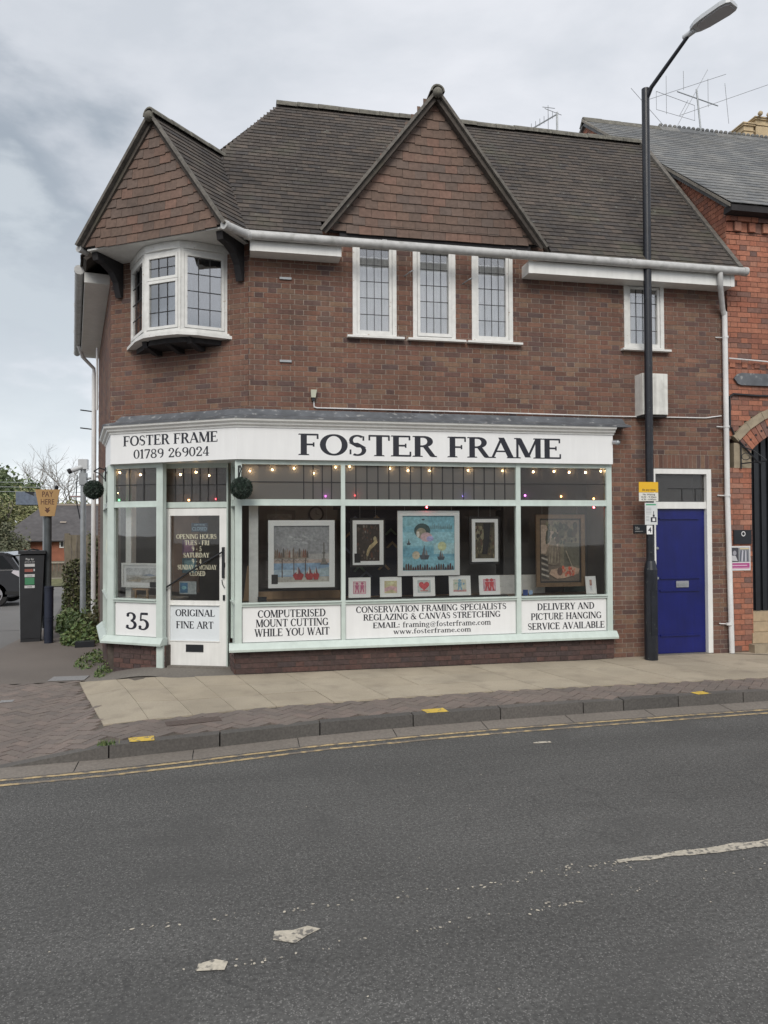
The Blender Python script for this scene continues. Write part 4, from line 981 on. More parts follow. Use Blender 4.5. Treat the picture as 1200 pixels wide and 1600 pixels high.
fo = sweep(MB(), line, [(0, 2.655), (0, 3.05), (-.05, 3.05), (-.05, 2.655)]).build('fascia_board', m_board, house)
co = sweep(MB(), [(5.045, -.16), line[1], line[2], line[3]], [(-.05, 3.05), (.012, 3.05), (.015, 3.07), (.045, 3.085), (.05, 3.105), (.085, 3.125), (.095, 3.155), (-.05, 3.155)]).build('cornice', m_white, house)
sweep(MB(), [(5.25, -.16), line[1], line[2], line[3]], [(-.185, 3.158), (.08, 3.158), (.10, 3.15), (.10, 3.172), (.06, 3.185), (-.05, 3.215), (-.135, 3.30), (-.185, 3.31)]).build('lead_flashing', m_lead, house)
FFa = F((0, -.16, 0), (1, 0, 0)); 
FFc = F(cL, Vector((.0098, -.16, 0)) - cL)
serif('FOSTER', FFa, .776, 2.534, 2.715, 2.985, .0, m_black, fo); serif('FRAME', FFa, 2.708, 4.282, 2.715, 2.985, .0, m_black, fo)
serif('FOSTER FRAME', FFc, .21, 1.655, 2.882, 3.015, 0, m_black, fo); serif('01789 269024', FFc, .375, 1.535, 2.712, 2.832, 0, m_black, fo)
# soffit under the fascia and the lobby ceiling
MB().prism([(5.03, -.11, 2.653), (.03, -.11, 2.653), (cL.x + .04, cL.y + .05, 2.653), (-1.45, 1.3, 2.653), (-.6, 1.2, 2.653), (0.3, .35, 2.653), (5.03, .05, 2.653)], (0, 0, .012)).build('soffit', m_white, house)

FK = F(FC.p(2.10, 0, 0), (.848, -.530, 0), nC)
FJ = F((-.012, -.10, 0), (-.13, .99, 0), (-.99, -.13, 0))
def bay(fr, a0, a1, dF, lp, rp, nv=0, hor=True, panel=True, glass_low=False, texts=(), lead_from=0., sill=True, plainpane=False):
    """one shop window between a0 and a1; lp/rp: post widths at its ends"""
    f_ = MB(); dB = dF - .075; i0, i1 = a0 + lp, a1 - rp
    if lp: f_.bx(fr, a0, i0, dB, dF, .385, 2.652)
    if rp: f_.bx(fr, i1, a1, dB, dF, .385, 2.652)
    f_.bx(fr, i0, i1, dB, dF - .006, 2.60, 2.652); f_.bx(fr, i0, i1, dB, dF - .008, 2.09, 2.165)
    f_.bx(fr, i0, i1, dB, dF + .006, 2.085, 2.098)
    f_.bx(fr, i0, i1, dB, dF - .004, .835, .865); f_.bx(fr, i0, i1, dB, dF + .016, .865, .882)
    o = f_.build('shop_window', m_mint, house)
    if panel:
        MB().bx(fr, i0 + .006, i1 - .006, dB + .01, dF - .03, .392, .832).build('sign_panel', m_board, o)
        for (tx, x0, x1, z0, z1) in texts: serif(tx, fr, x0, x1, z0, z1, dF - .03, m_black, o)
    else: MB().bx(fr, i0, i1, dF - .055, dF - .05, .39, .835).build('lower_pane', m_glass, o)
    MB().bx(fr, i0, i1, dF - .045, dF - .040, .878, 2.09).build('pane', m_glass, o)
    MB().bx(fr, i0, i1, dF - .045, dF - .040, 2.165, 2.60).build('upper_pane', m_frostb if plainpane else m_frost, o)
    lg = MB(); s0 = i0 + (i1 - i0) * lead_from
    if nv:
        n_ = nv
        for k in range(0 if lead_from else 1, n_): a = s0 + (i1 - s0) * k / n_; lg.bx(fr, a - .006, a + .006, dF - .0395, dF - .0325, 2.165, 2.60)
    if hor: lg.bx(fr, i0, i1, dF - .0392, dF - .0328, 2.378, 2.388)
    if nv or hor: lg.build('lead_came', m_came, o)
    if sill:
        b = MB(); e0, e1 = a0 - (.06 if sill in (True, 'l') else 0), a1 + (.03 if sill in (True, 'r') else 0)
        b.prism([fr.p(e0, d, z) for d, z in ((dB, .30), (dF + .085, .288), (dF + .09, .325), (dF + .01, .392), (dB, .392))], fr.u * (e1 - e0)); b.build('sill', m_mint, o)
    return o
bay(GX, -.014, 1.359, .105, .084, .053, nv=4, lead_from=.62, texts=[('COMPUTERISED', .266, 1.110, .690, .785), ('MOUNT CUTTING', .242, 1.142, .575, .670), ('WHILE YOU WAIT', .226, 1.158, .458, .553)], sill=False)
bay(GX, 1.3595, 3.717, .105, 0, .063, nv=16, texts=[('CONSERVATION FRAMING SPECIALISTS', 1.50, 3.515, .718, .800), ('REGLAZING & CANVAS STRETCHING', 1.594, 3.432, .618, .698), ('EMAIL: framing@fosterframe.com', 1.718, 3.298, .518, .590), ('www.fosterframe.com', 1.985, 3.024, .436, .500)], sill=False)
bay(GX, 3.7175, 5.038, .105, 0, .078, nv=0, texts=[('DELIVERY AND', 3.956, 4.780, .690, .780), ('PICTURE HANGING', 3.864, 4.882, .560, .650), ('SERVICE AVAILABLE', 3.818, 4.927, .430, .520)], sill=False, plainpane=True)
b = MB(); b.prism([GX.p(-.085, d, z) for d, z in ((.03, .30), (.165, .288), (.17, .315), (.112, .386), (.03, .386))], (5.175, 0, 0)); b.build('shop_sill', m_mint, house)
bay(FK, 0, .885, .10, .10, .10, nv=3, texts=[('35', .275, .655, .475, .700)], sill=False, plainpane=True)
b = MB(); b.prism([FK.p(-.06, d, z) for d, z in ((.03, .30), (.155, .288), (.16, .315), (.108, .386), (.03, .386))], FK.u * .955); b.build('shop_sill', m_mint, house)
bay(FB, .0, 1.5, .0, .02, .06, nv=5, panel=False, sill=False, plainpane=True)
MB().bx(FB, .62, .66, -.075, -.005, .385, 2.652).build('mullion', m_mint, house)
b = MB(); b.prism([FB.p(.0, d, z) for d, z in ((-.075, .30), (.085, .288), (.09, .325), (.01, .392), (-.075, .392))], SU * 1.55); b.build('shop_sill', m_mint, house)
bay(FJ, .055, .53, -.012, .03, .05, nv=0, panel=False, sill=False, plainpane=True)
MB().bx(FJ, .085, .48, -.06, -.03, .02, .86).build('jamb_panel', m_mint, house)
box('door_post', m_mint, house, FK, .786, .885, .0, .095, .0, .386)
# a chipped course end sticking out below the post
# shop door
dr = MB()
for q in ((.012, .107, .02, 2.065), (.788, .882, .02, 2.065)): dr.bx(FD, q[0], q[1], 0, .045, q[2], q[3])
for q in ((.107, .788, 1.972, 2.065), (.107, .788, .808, .862), (.107, .788, .02, .334)): dr.bx(FD, q[0], q[1], 0, .044, q[2], q[3])
door = dr.build('shop_door', m_white, house)
bd = MB()
for (x0, x1, y0, y1) in ((.107, .788, .800, .812), (.107, .788, .330, .342)): bd.bx(FD, x0, x1, .044, .054, y0, y1)
bd.build('door_bead', m_white, door)
box('door_panel', M('pale blue white paper', (.66, .70, .73), .5, nscale=3, namt=.03, lamt=.03), door, FD, .107, .788, .01, .03, .334, .808)
box('pane', m_glass, door, FD, .107, .788, .02, .025, .862, 1.972)
serif('ORIGINAL', FD, .179, .716, .655, .745, .03, m_black, door); serif('FINE ART', FD, .188, .700, .497, .590, .03, m_black, door)
for tx, x0, x1, z in (('OPENING HOURS', .186, .740, 1.668), ('TUES - FRI', .302, .640, 1.585), ('9 - 5', .40, .535, 1.507), ('SATURDAY', .285, .640, 1.424), ('9 - 4', .40, .535, 1.343), ('SUNDAY & MONDAY', .205, .740, 1.266), ('CLOSED', .372, .586, 1.184)):
    serif(tx, FD, x0, x1, z, z + .062, .026, m_text, door)
lo = box('letterplate', m_iron, door, FD, .331, .570, .044, .052, .196, .291)
# open and closed sign seen through the glass
cs = MB(); FDs = F(FD.p(0, 0, 0), FD.u, FD.n)
m_cs = M('pale blue sign print', (.22, .34, .42), .5, namt=0, lamt=0)
box('closed_sign_backing', M('navy card', (.03, .05, .08), .6, namt=0, lamt=0), door, FD, .385, .610, .004, .010, 1.76, 1.875)
plain('CLOSED', FD, .498, 1.778, .045, .0105, m_cs, door, width=.20); plain('SORRY WE ARE', FD, .498, 1.842, .018, .0105, m_cs, door, width=.15)
hd = MB().bx(FD, .830, .862, .046, .075, 1.16, 1.56); hd.bx(FD, .824, .868, .046, .058, 1.30, 1.36); hd.build('door_handle', m_iron, door)
MB().bx(FD, .838, .866, .046, .06, .87, .94).tube([FD.p(.822, .05, 1.135), FD.p(.835, .06, 1.08), FD.p(.865, .06, 1.03)], .006, 6).build('lock', m_iron, door)
MB().tube([FD.p(.845, .085, 1.50), FD.p(.45, .09, 1.275), FD.p(.05, .085, 1.02)], .011, 8).tube([FD.p(.05, .046, 1.0), FD.p(.05, .10, 1.0)], .022, 8).build('door_closer_bar', m_iron, door)
# over-door light
b = MB().bx(FD, 0, .893, -.03, .045, 2.075, 2.15).bx(FD, 0, .893, -.03, .045, 2.595, 2.652).bx(FD, -.03, 0.008, -.03, .045, .0, 2.652).bx(FD, .886, .90, -.03, .05, .0, 2.652)
od = b.build('door_frame', m_mint, house)
box('upper_pane', m_frostb, od, FD, .008, .886, .005, .010, 2.15, 2.595)
lg = MB()
for k in range(1, 7): a = .05 + .80 * k / 7; lg.bx(FD, a - .005, a + .005, .0105, .018, 2.15, 2.595)
lg.bx(FD, .008, .886, .011, .0175, 2.37, 2.38); lg.build('lead_came', m_came, od)
MB().bx(FD, -.05, 1.0, -.1, .12, -.10, .018).build('doorstep', m_concrete, house)

# interior -----------------------------------------------------------
room = [(5.0, -.02), (.10, -.02), (-.10, .50), (-.92, .80), (-1.60, 1.10), (-2.05, 2.9), (5.0, 2.9)]
MB().prism([(x, y, .0) for x, y in room], (0, 0, .012)).build('shop_floor', m_floor, house)
MB().prism([(x, y, 2.69) for x, y in room], (0, 0, .012)).build('interior_ceiling', m_wframe, house)
MB().bx(GX, -2.1, 5.0, -2.95, -2.9, 0, 2.69).bx(F((5.06, 0, 0), (0, 1, 0)), .05, 2.9, -.05, 0, 0, 2.69).build('interior_wall', m_room, house)
MB().bx(GX, .08, 5.0, -.62, .03, .84, .868).build('display_shelf', M('shelf wood', (.17, .12, .08), .6, nscale=5, namt=.2), house)
MB().bx(GX, .25, 1.40, -1.02, -.98, .5, 2.30).build('grey_screen', M('grey screen', (.16, .15, .145), .9, nscale=2), house)
MB().bx(GX, .16, .275, -.22, -.12, .868, 2.652).build('inner_column', m_wframe, house)
MB().bx(GX, 1.42, 3.60, -.66, -.62, .868, 2.05).build('display_screen', m_roomd, house)
MB().bx(GX, 3.0, 3.62, -.62, -.60, .868, 2.2).bx(GX, 3.72, 5.0, -.58, -.56, .868, 2.652).build('side_screen', M('charcoal screen', (.055, .053, .052), .9, nscale=3, namt=.3), house)
MB().bx(GX, 3.56, 4.30, -.50, -.46, .868, 1.13).build('low_panel', m_wframe, house)
MB().bx(GX, 4.62, 4.94, -.54, -.52, .868, 2.0).build('green_screen', M('dark green cloth', (.035, .05, .042), .9), house)
MB().bx(GX, 1.30, 5.0, -.66, -.60, 2.05, 2.12).build('display_rail', m_dark, house)
MB().bx(GX, .29, 1.42, -.52, -.48, .868, .965).build('pine_shelf_edge', m_wood, house)
cv = MB()
def chev(x, z, s, colr):
    w_ = .03
    cv.face([GX.p(x - s, -.615, z - s), GX.p(x, -.615, z), GX.p(x, -.615, z - w_ * 1.4), GX.p(x - s + w_, -.615, z - s - w_ * .4)], col=colr)
    cv.face([GX.p(x + s, -.615, z - s), GX.p(x + s - w_, -.615, z - s - w_ * .4), GX.p(x, -.615, z - w_ * 1.4), GX.p(x, -.615, z)], col=colr)
for i, (x, z) in enumerate([(1.66, 1.30), (2.0, 1.32), (1.75, 1.22), (2.12, 1.62), (2.10, 1.80), (1.52, 1.75), (1.46, 1.55), (3.0, 1.5), (3.02, 1.75), (1.9, 1.98), (1.6, 1.97)]):
    chev(x, z, .09, [(.06, .10, .07), (.16, .10, .05), (.05, .06, .10), (.12, .09, .05)][i % 4])
cv.build('moulding_samples', m_flat, house)
# dark wall beyond the corner window with a hanging picture board
MB().bx(FK, .12, .80, -.85, -.82, .9, 2.3).build('corner_screen', M('brown wall board', (.15, .105, .085), .9, nscale=3, namt=.3), house)
MB().bx(FK, -.02, .82, -.55, .03, .845, .868).build('corner_shelf', m_wframe, house)
MB().bx(FK, .13, .22, -.2, -.1, .868, 2.6).build('corner_column', m_wframe, house)

# pictures ------------------------------------------------------------
def frame_ring(b, fr, x0, x1, z0, z1, bw, d0, d1):
    b.bx(fr, x0, x0 + bw, d0, d1, z0, z1).bx(fr, x1 - bw, x1, d0, d1, z0, z1).bx(fr, x0 + bw, x1 - bw, d0, d1, z1 - bw, z1).bx(fr, x0 + bw, x1 - bw, d0, d1, z0, z0 + bw)
def circ(x, y, r, n=14, sy=1.): return [(x + r * math.cos(2 * math.pi * k / n), y + r * sy * math.sin(2 * math.pi * k / n)) for k in range(n)]
def rc(x0, y0, x1, y1): return [(x0, y0), (x1, y0), (x1, y1), (x0, y1)]
def paint(fr, x0, x1, z0, z1, d, shapes):
    b = MB()
    for i, (colr, pts) in enumerate(shapes): b.face([fr.p(x0 + (x1 - x0) * u_, d + .0002 * (i + 1), z0 + (z1 - z0) * v_) for u_, v_ in pts], col=colr)
    return b
def picture(fr, x0, x1, z0, z1, d, bw, fm, shapes, label, group=None, mount=None, mbw=0, outer=None, wires=False, cat='framed picture', name='framed_picture', caption=False):
    t = thing(name, label, cat, tuple(fr.p((x0 + x1) / 2, d, z0)), group)
    if outer:
        q = MB(); frame_ring(q, fr, x0 - outer[0], x1 + outer[0], z0 - outer[0], z1 + outer[0], outer[0], d - .03, d - .012); q.build('outer_moulding', outer[1], t)
    q = MB(); frame_ring(q, fr, x0, x1, z0, z1, bw, d - .02, d + .012); q.build('moulding', fm, t)
    xi0, xi1, zi0, zi1 = x0 + bw, x1 - bw, z0 + bw, z1 - bw
    MB().bx(fr, xi0, xi1, d - .018, d - .012, zi0, zi1).build('backing', m_dkframe, t)
    if mount: q = MB(); frame_ring(q, fr, xi0, xi1, zi0, zi1, mbw, d - .012, d - .008); q.build('mount', mount, t); xi0 += mbw; xi1 -= mbw; zi0 += mbw; zi1 -= mbw
    paint(fr, xi0, xi1, zi0, zi1, d - .0115, shapes).build('print', m_art, t)
    if caption: MB().bx(fr, xi0 - .03, xi0 + .05, d + .012, d + .014, zi0 - .02, zi0 + .10).build('caption_card', m_dkframe, t)
    if wires:
        MB().tube([fr.p(x0 + .1, d - .02, z1 - .03), fr.p(x0 + .1, d - .02, 2.65)], .002, 4).build('hanging_wire', m_alu, t)
        MB().tube([fr.p(x1 - .1, d - .02, z1 - .03), fr.p(x1 - .1, d - .02, 2.65)], .002, 4).build('hanging_wire', m_alu, t)
    return t
rnd = random.Random(3)
# harbour scene
sh = [((.33, .33, .34), rc(0, 0, 1, 1)), ((.42, .40, .39), rc(0, .35, 1, .50)), ((.45, .37, .33), rc(0, .33, 1, .40)), ((.25, .36, .50), rc(0, .10, 1, .335)), ((.40, .50, .58), rc(0, .12, .45, .22)), ((.42, .40, .36), rc(0, 0, 1, .09)), ((.34, .42, .46), [(.3, .09), (1, .11), (1, .26), (.6, .2)])]
for _ in range(9): x = .25 + rnd.random() * .4; y = .68 + rnd.random() * .14; sh.append(((.46, .46, .47), [(x, y), (x + .12, y - .02), (x + .10, y), (x + .02, y + .03)]))
for k in range(17):
    x = .01 + k * .036; h = .06 + rnd.random() * .09
    if x > .60: break
    sh.append((rnd.choice([(.20, .15, .12), (.45, .42, .38), (.13, .11, .10), (.30, .24, .20), (.24, .12, .09)]), [(x, .43), (x + .038, .43), (x + .034, .43 + h), (x + .02, .43 + h + .05), (x + .004, .43 + h)]))
sh.append(((.30, .25, .20), rc(0, .415, .60, .435)))
for x in (.14, .35, .56): sh.append(((.13, .10, .09), rc(x, .08, x + .018, .42)))
for k in range(6): x = .02 + k * .10; sh.append(((.24, .2, .17), [(x, .36), (x + .05, .41), (x + .1, .36), (x + .09, .36), (x + .05, .40), (x + .01, .36)]))
sh += [((.17, .16, .15), rc(.89, .33, .915, .70)), ((.15, .14, .13), rc(.875, .50, .93, .53)), ((.20, .18, .16), [(.84, .315), (.98, .315), (.95, .36), (.93, .42), (.88, .42), (.86, .36)]), ((.12, .12, .13), rc(.83, .305, 1, .318))]
for x, s in ((.44, .10), (.64, .08), (.76, .06)):
    sh += [((.36, .05, .05), [(x - s, .12), (x - s * .6, .04), (x + s * .6, .04), (x + s, .13), (x + s * .4, .17), (x - s * .4, .18)]), ((.55, .5, .48), [(x - s * .4, .15), (x, .15), (x - s * .1, .28)]), ((.20, .05, .06), [(x, .15), (x + s * .5, .15), (x + .01, .26)]), ((.10, .06, .05), rc(x - .004, .12, x + .004, .27))]
picture(GX, .398, 1.243, 1.046, 1.903, -.06, .070, m_pframe, sh, 'square white framed harbour painting with grey sky, stilted houses, tower and red boats', 'pictures on display in the shop windows', wires=True, caption=True)
# dark bird picture
sh = [((.045, .032, .026), rc(0, 0, 1, 1))]
for _ in range(60): x, y = rnd.random() * .94, rnd.random() * .95; s = .03 + rnd.random() * .05; sh.append((rnd.choice([(.10, .07, .05), (.16, .12, .09), (.06, .05, .045), (.22, .19, .16), (.12, .05, .03)]), circ(min(x + .03, .94), min(y + .03, .95), s * .6, 7)))
sh += [((.46, .36, .20), [(.42, .16), (.50, .14), (.60, .30), (.80, .42), (.92, .50), (.84, .60), (.72, .50), (.56, .42), (.46, .30)]), ((.50, .42, .26), circ(.80, .60, .07, 10)), ((.42, .34, .18), [(.74, .46), (.86, .50), (.84, .58), (.76, .58)]), ((.30, .22, .11), [(.42, .15), (.54, .28), (.66, .36), (.56, .24)]), ((.35, .30, .2), rc(.44, .03, .46, .16))]
picture(GX, 1.488, 1.894, 1.319, 1.901, -.12, .05, m_pframe, sh, 'small white framed dark picture with a tall golden bird, left of the balloon picture', 'pictures on display in the shop windows', outer=(.028, m_dkframe), wires=True, caption=True)
# balloon and ships
sh = [((.25, .49, .58), rc(0, 0, 1, 1)), ((.34, .58, .65), rc(0, .45, 1, .70)), ((.20, .43, .54), rc(0, .25, 1, .42)), ((.40, .60, .64), rc(.6, .30, 1, .5)), ((.29, .52, .58), rc(0, .80, .5, 1))]
sh += [((.06, .10, .10), circ(.38, .73, .155, 18, .85)), ((.34, .30, .22), circ(.36, .68, .10, 14)), ((.62, .42, .44), circ(.46, .61, .115, 14, .75)), ((.42, .40, .66), circ(.53, .58, .07, 12, .7)), ((.70, .66, .6), circ(.30, .66, .03, 8, 2)), ((.60, .62, .36), circ(.76, .44, .085, 14)), ((.62, .52, .38), circ(.26, .28, .075, 14)), ((.1, .12, .14), circ(.40, .93, .03, 7, .6))]
for x, y, s in ((.42, .28, .10), (.74, .25, .075), (.12, .50, .04)):
    sh += [((.10, .11, .13), [(x - s, y), (x + s, y), (x + s * .7, y - s * .8), (x - s * .7, y - s * .8)]), ((.18, .16, .16), [(x - s * .5, y), (x + s * .1, y), (x - s * .1, y + s * 1.6)]), ((.26, .24, .24), [(x + s * .1, y), (x + s * .7, y), (x + s * .3, y + s * 1.2)]), ((.08, .08, .09), rc(x - .005, y, x + .005, y + s * 1.8))]
for k in range(12): x = .53 + k * .036; h = .03 + rnd.random() * .05; sh.append(((.20, .34, .38), [(x, .76), (x + .03, .76), (x + .028, .76 + h), (x + .014, .79 + h), (x, .76 + h)]))
for k in range(22):
    x = .005 + k * .0445; h = .02 + rnd.random() * .07; sh.append((rnd.choice([(.05, .05, .06), (.12, .09, .07), (.09, .04, .04)]), [(x, .01), (x + .042, .01), (x + .036, .02 + h), (x + .02, .05 + h), (x + .006, .02 + h)]))
picture(GX, 2.064, 2.902, 1.174, 2.024, -.02, .066, m_pframe, sh, 'large white framed turquoise painting of a balloon above sailing ships and a dark skyline', 'pictures on display in the shop windows', wires=True)
# tree study
sh = [((.10, .085, .055), rc(0, 0, 1, 1)), ((.26, .23, .15), rc(0, .5, .5, .9))]
for _ in range(70): x, y = rnd.random(), rnd.random(); sh.append((rnd.choice([(.04, .035, .028), (.07, .055, .035), (.17, .14, .08), (.27, .23, .14), (.12, .07, .05)]), circ(min(max(x, .07), .93), min(max(y, .06), .94), .03 + rnd.random() * .035, 7)))
sh.append(((.022, .02, .022), [(.35, .12), (.62, .12), (.72, .5), (.8, .97), (.42, .97), (.45, .6)]))
picture(GX, 3.108, 3.475, 1.339, 1.915, -.12, .045, m_pframe, sh, 'small white framed dark woodland picture with black outer moulding, right of the balloon picture', 'pictures on display in the shop windows', outer=(.03, m_dkframe), wires=True)
# large brown framed garden steps
sh = [((.17, .13, .10), rc(0, 0, 1, 1)), ((.42, .32, .25), rc(0, .45, .45, .92)), ((.20, .17, .12), rc(.5, .2, 1, .8)), ((.13, .12, .09), rc(.6, .25, 1, .62))]
for _ in range(80):
    x = .15 + rnd.random() * .75; y = .62 + rnd.random() * .33; sh.append((rnd.choice([(.07, .075, .055), (.12, .11, .08), (.05, .05, .04), (.20, .18, .12), (.09, .07, .055)]), circ(x, min(y, .95), .025 + rnd.random() * .04, 7)))
sh.append(((.24, .19, .14), [(.10, .42), (.25, .68), (.38, .66), (.44, .40), (.38, .26), (.18, .28)]))
for k in range(12): x = .14 + k * .025; sh.append((rnd.choice([(.32, .27, .20), (.18, .14, .11)]), [(x, .30), (x + .02, .30), (x + .05, .64 - abs(k - 6) * .02), (x + .04, .64 - abs(k - 6) * .02)]))
for k in range(9): y = .06 + k * .045; sh.append(((.45, .40, .34) if k % 2 else (.08, .07, .06), [(0, y), (.20 - k * .006, y - .04), (.20 - k * .006, y - .015), (0, y + .028)]))
sh.append(((.50, .34, .25), [(.20, .12), (.40, .04), (.60, .05), (.95, .12), (.99, .20), (.80, .24), (.50, .22), (.25, .19)]))
for _ in range(26): x = .48 + rnd.random() * .38; y = .10 + rnd.random() * .13; sh.append((rnd.choice([(.62, .12, .07), (.55, .20, .12), (.40, .08, .06)]), circ(x, y, .016 + rnd.random() * .02, 6)))
sh += [((.15, .09, .07), circ(.47, .16, .07, 9)), ((.36, .30, .22), [(.62, .5), (.64, .5), (.80, .24), (.78, .24)])]
picture(GX, 4.016, 4.732, .985, 1.974, -.10, .055, m_gilt, sh, 'large brown moulded frame holding a shaded garden painting with steps and red flowers', 'pictures on display in the shop windows', mount=m_dkframe, mbw=.02, wires=True)
# small leaning prints
def leaning(x0, x1, label, shapes, z0=.905, h=.262):
    nn = Vector((0, -.972, .235)); o_ = Vector((x0, -.005, z0)); upv = Vector((.04, .235, .972)).normalized()
    class FL:
        def p(s, a, d, z): return o_ + Vector((a, 0, 0)) + nn * d + upv * z
    fr = FL(); w_ = x1 - x0
    t = thing('leaning_print', label, 'small framed print', tuple(o_), 'small prints leaning along the window shelf')
    q = MB(); frame_ring(q, fr, 0, w_, 0, h, .012, -.008, .006); q.build('moulding', m_pframe, t)
    MB().bx(fr, .012, w_ - .012, -.008, 0, .012, h - .012).build('mount', m_pframe, t)
    paint(fr, .06, w_ - .06, .05, h - .05, .0012, shapes).build('print', m_art, t)
def fig(x, y, s, colr): return [(colr, circ(x, y + s * .75, s * .22, 9)), (colr, [(x - s * .22, y - s * .1), (x + s * .22, y - s * .1), (x + s * .3, y + s * .5), (x - s * .3, y + s * .5)]), (colr, [(x - s * .2, y), (x - s * .35, y - s * .7), (x - s * .15, y - s * .7), (x, y)]), (colr, [(x + s * .2, y), (x + s * .35, y - s * .7), (x + s * .15, y - s * .7), (x, y)])]
def heart(x, y, s): 
    pts = []
    for k in range(24):
        t = 2 * math.pi * k / 24; pts.append((x + s * .062 * 16 * math.sin(t) ** 3, y + s * .062 * (13 * math.cos(t) - 5 * math.cos(2 * t) - 2 * math.cos(3 * t) - math.cos(4 * t))))
    return pts
pk, rd, bl, cr_ = (.55, .22, .30), (.60, .08, .09), (.22, .40, .55), (.62, .56, .48)
leaning(1.412, 1.700, 'small white print of two pink dancing figures, leftmost on the window shelf', [(pk, rc(0, 0, 1, 1)), ((.66, .50, .52), rc(.05, .05, .95, .95))] + fig(.3, .45, .5, (.5, .12, .22)) + fig(.7, .45, .5, (.5, .12, .22)))
leaning(1.823, 2.110, 'small white print with a yellow and pink swirl, second along the window shelf', [((.58, .50, .30), rc(0, 0, 1, 1)), ((.62, .38, .40), [(0, .1), (.6, .3), (1, .05), (1, .5), (.5, .6), (0, .4)]), ((.60, .58, .35), [(.1, .6), (.6, .7), (.9, .95), (.2, .95)])])
leaning(2.266, 2.560, 'small white print of one red heart, middle of the window shelf', [((.42, .50, .50), rc(0, 0, 1, 1)), ((.58, .60, .58), rc(.06, .06, .94, .94)), (rd, heart(.5, .55, .42)), ((.55, .2, .2), rc(.2, .1, .8, .18))])
leaning(2.752, 3.050, 'small white print of a blue seated figure, fourth along the window shelf', [((.62, .62, .52), rc(0, 0, 1, 1)), ((.60, .30, .30), rc(0, 0, 1, .16))] + fig(.5, .5, .55, bl) + [((.32, .55, .42), circ(.2, .7, .08, 8)), (bl, circ(.8, .65, .09, 8))])
leaning(3.168, 3.460, 'small white print of a red embracing couple, rightmost of the shelf row', [(pk, rc(0, 0, 1, 1)), ((.62, .42, .46), rc(.06, .06, .94, .94))] + fig(.32, .45, .62, rd) + fig(.68, .45, .62, rd))
leaning(4.70, 4.852, 'narrow white leaflet with a small portrait standing right of the brown frame', [((.30, .12, .10), rc(0, .45, 1, 1)), ((.45, .30, .22), circ(.5, .75, .22, 9)), ((.68, .68, .70), rc(0, 0, 1, .42))], z0=.885, h=.245)
tag(MB().bx(GX, 1.38, 3.56, -.10, .03, .882, .900).build('print_ledge', m_dkframe, None, loc=(2.4, .03, .88)), 'black ledge carrying the row of small prints behind the wide window', 'ledge')
# wall clock, background frames
t = thing('wall_clock', 'round dark rimmed wall clock behind the harbour painting', 'clock', (1.10, .96, 1.99))
q = MB(); rr = 24
for k in range(rr):
    a0_, a1_ = 2 * math.pi * k / rr, 2 * math.pi * (k + 1) / rr
    def cp(r, a, d): return (1.10 + r * math.cos(a), .975 - d, 2.0 + r * math.sin(a))
    q.hexa([cp(.085, a0_, 0), cp(.11, a0_, 0), cp(.11, a1_, 0), cp(.085, a1_, 0), cp(.085, a0_, .03), cp(.11, a0_, .03), cp(.11, a1_, .03), cp(.085, a1_, .03)])
q.build('rim', m_dkframe, t); MB().face([(1.10 + .085 * math.cos(k * .393), .965, 2.0 + .085 * math.sin(k * .393)) for k in range(16)]).build('face', M('clock face', (.20, .19, .18), .5, namt=0), t)
MB().tube([(1.10, .96, 2.0), (1.10, .96, 2.06)], .004, 4).tube([(1.10, .96, 2.0), (1.14, .96, 1.99)], .004, 4).build('hand', m_dkframe, t)
for (x0, x1, z0, z1, lb) in ((.32, .86, 1.50, 2.10, 'pale grey empty mount board hanging behind the harbour painting'), (.30, .62, .98, 1.45, 'dark framed board standing low behind the harbour painting')):
    picture(GX, x0, x1, z0, z1, -.93, .05, M('grey moulding', (.13, .12, .115), .6), [((.17, .16, .155), rc(0, 0, 1, 1))], lb, mount=m_room, mbw=.05)
t = MB().prism([GX.p(.085, -.10, .885), GX.p(.155, -.16, .885), GX.p(.195, -.18, 1.33), GX.p(.14, -.12, 1.33)], (0, .012, 0)).build('pine_board', m_wood, None, loc=(.13, .12, .885))
tag(t, 'bare pine board leaning in the window beside the shop door', 'board')
for (x0, x1, z0, z1, m_, lb) in ((.262, .375, .888, .948, m_iron, 'small black notice card at the foot of the left window'), (3.765, 3.835, .888, .965, M('navy sticker', (.03, .06, .20), .5), 'small navy sticker in the lower corner of the right window'), (3.85, 3.90, .90, .955, M('pale sticker', (.3, .42, .6), .5), 'tiny pale blue sticker beside the navy one in the right window')):
    tag(MB().bx(GX, x0, x1, .04, .046, z0, z1).build('window_card', m_, None, loc=(x0, -.05, z0)), lb, 'card')
# picture in the corner window
picture(FK, .135, .77, 1.02, 1.345, -.02, .03, m_white, [((.46, .45, .42), rc(0, 0, 1, 1)), ((.52, .53, .54), rc(0, .5, 1, 1)), ((.30, .28, .24), [(0, .2), (.3, .42), (.6, .3), (1, .45), (1, .3), (.5, .15)]), ((.27, .31, .38), [(.5, .5), (.75, .62), (.95, .5), (.8, .44)]), ((.40, .34, .26), [(0, .1), (.5, .3), (.45, .05)])], 'white framed pale landscape print standing in the corner window above number 35', 'pictures on display in the shop windows', mount=m_board, mbw=.035)
t = thing('easel', 'small pine easel under the landscape print in the corner window', 'easel', tuple(FK.p(.42, -.05, .87)))
MB().bx(FK, .30, .56, -.06, -.03, .985, 1.01).build('ledge', m_wood, t)
for q in (.33, .52): MB().bx(FK, q, q + .022, -.06, -.035, .87, .985).build('leg', m_wood, t)
tag(MB().bx(FK, .62, .76, -.0, .02, 1.03, 1.10).build('window_card', m_iron, None, loc=tuple(FK.p(.69, 0, 1.03))), 'small black card against the landscape print in the corner window', 'card')
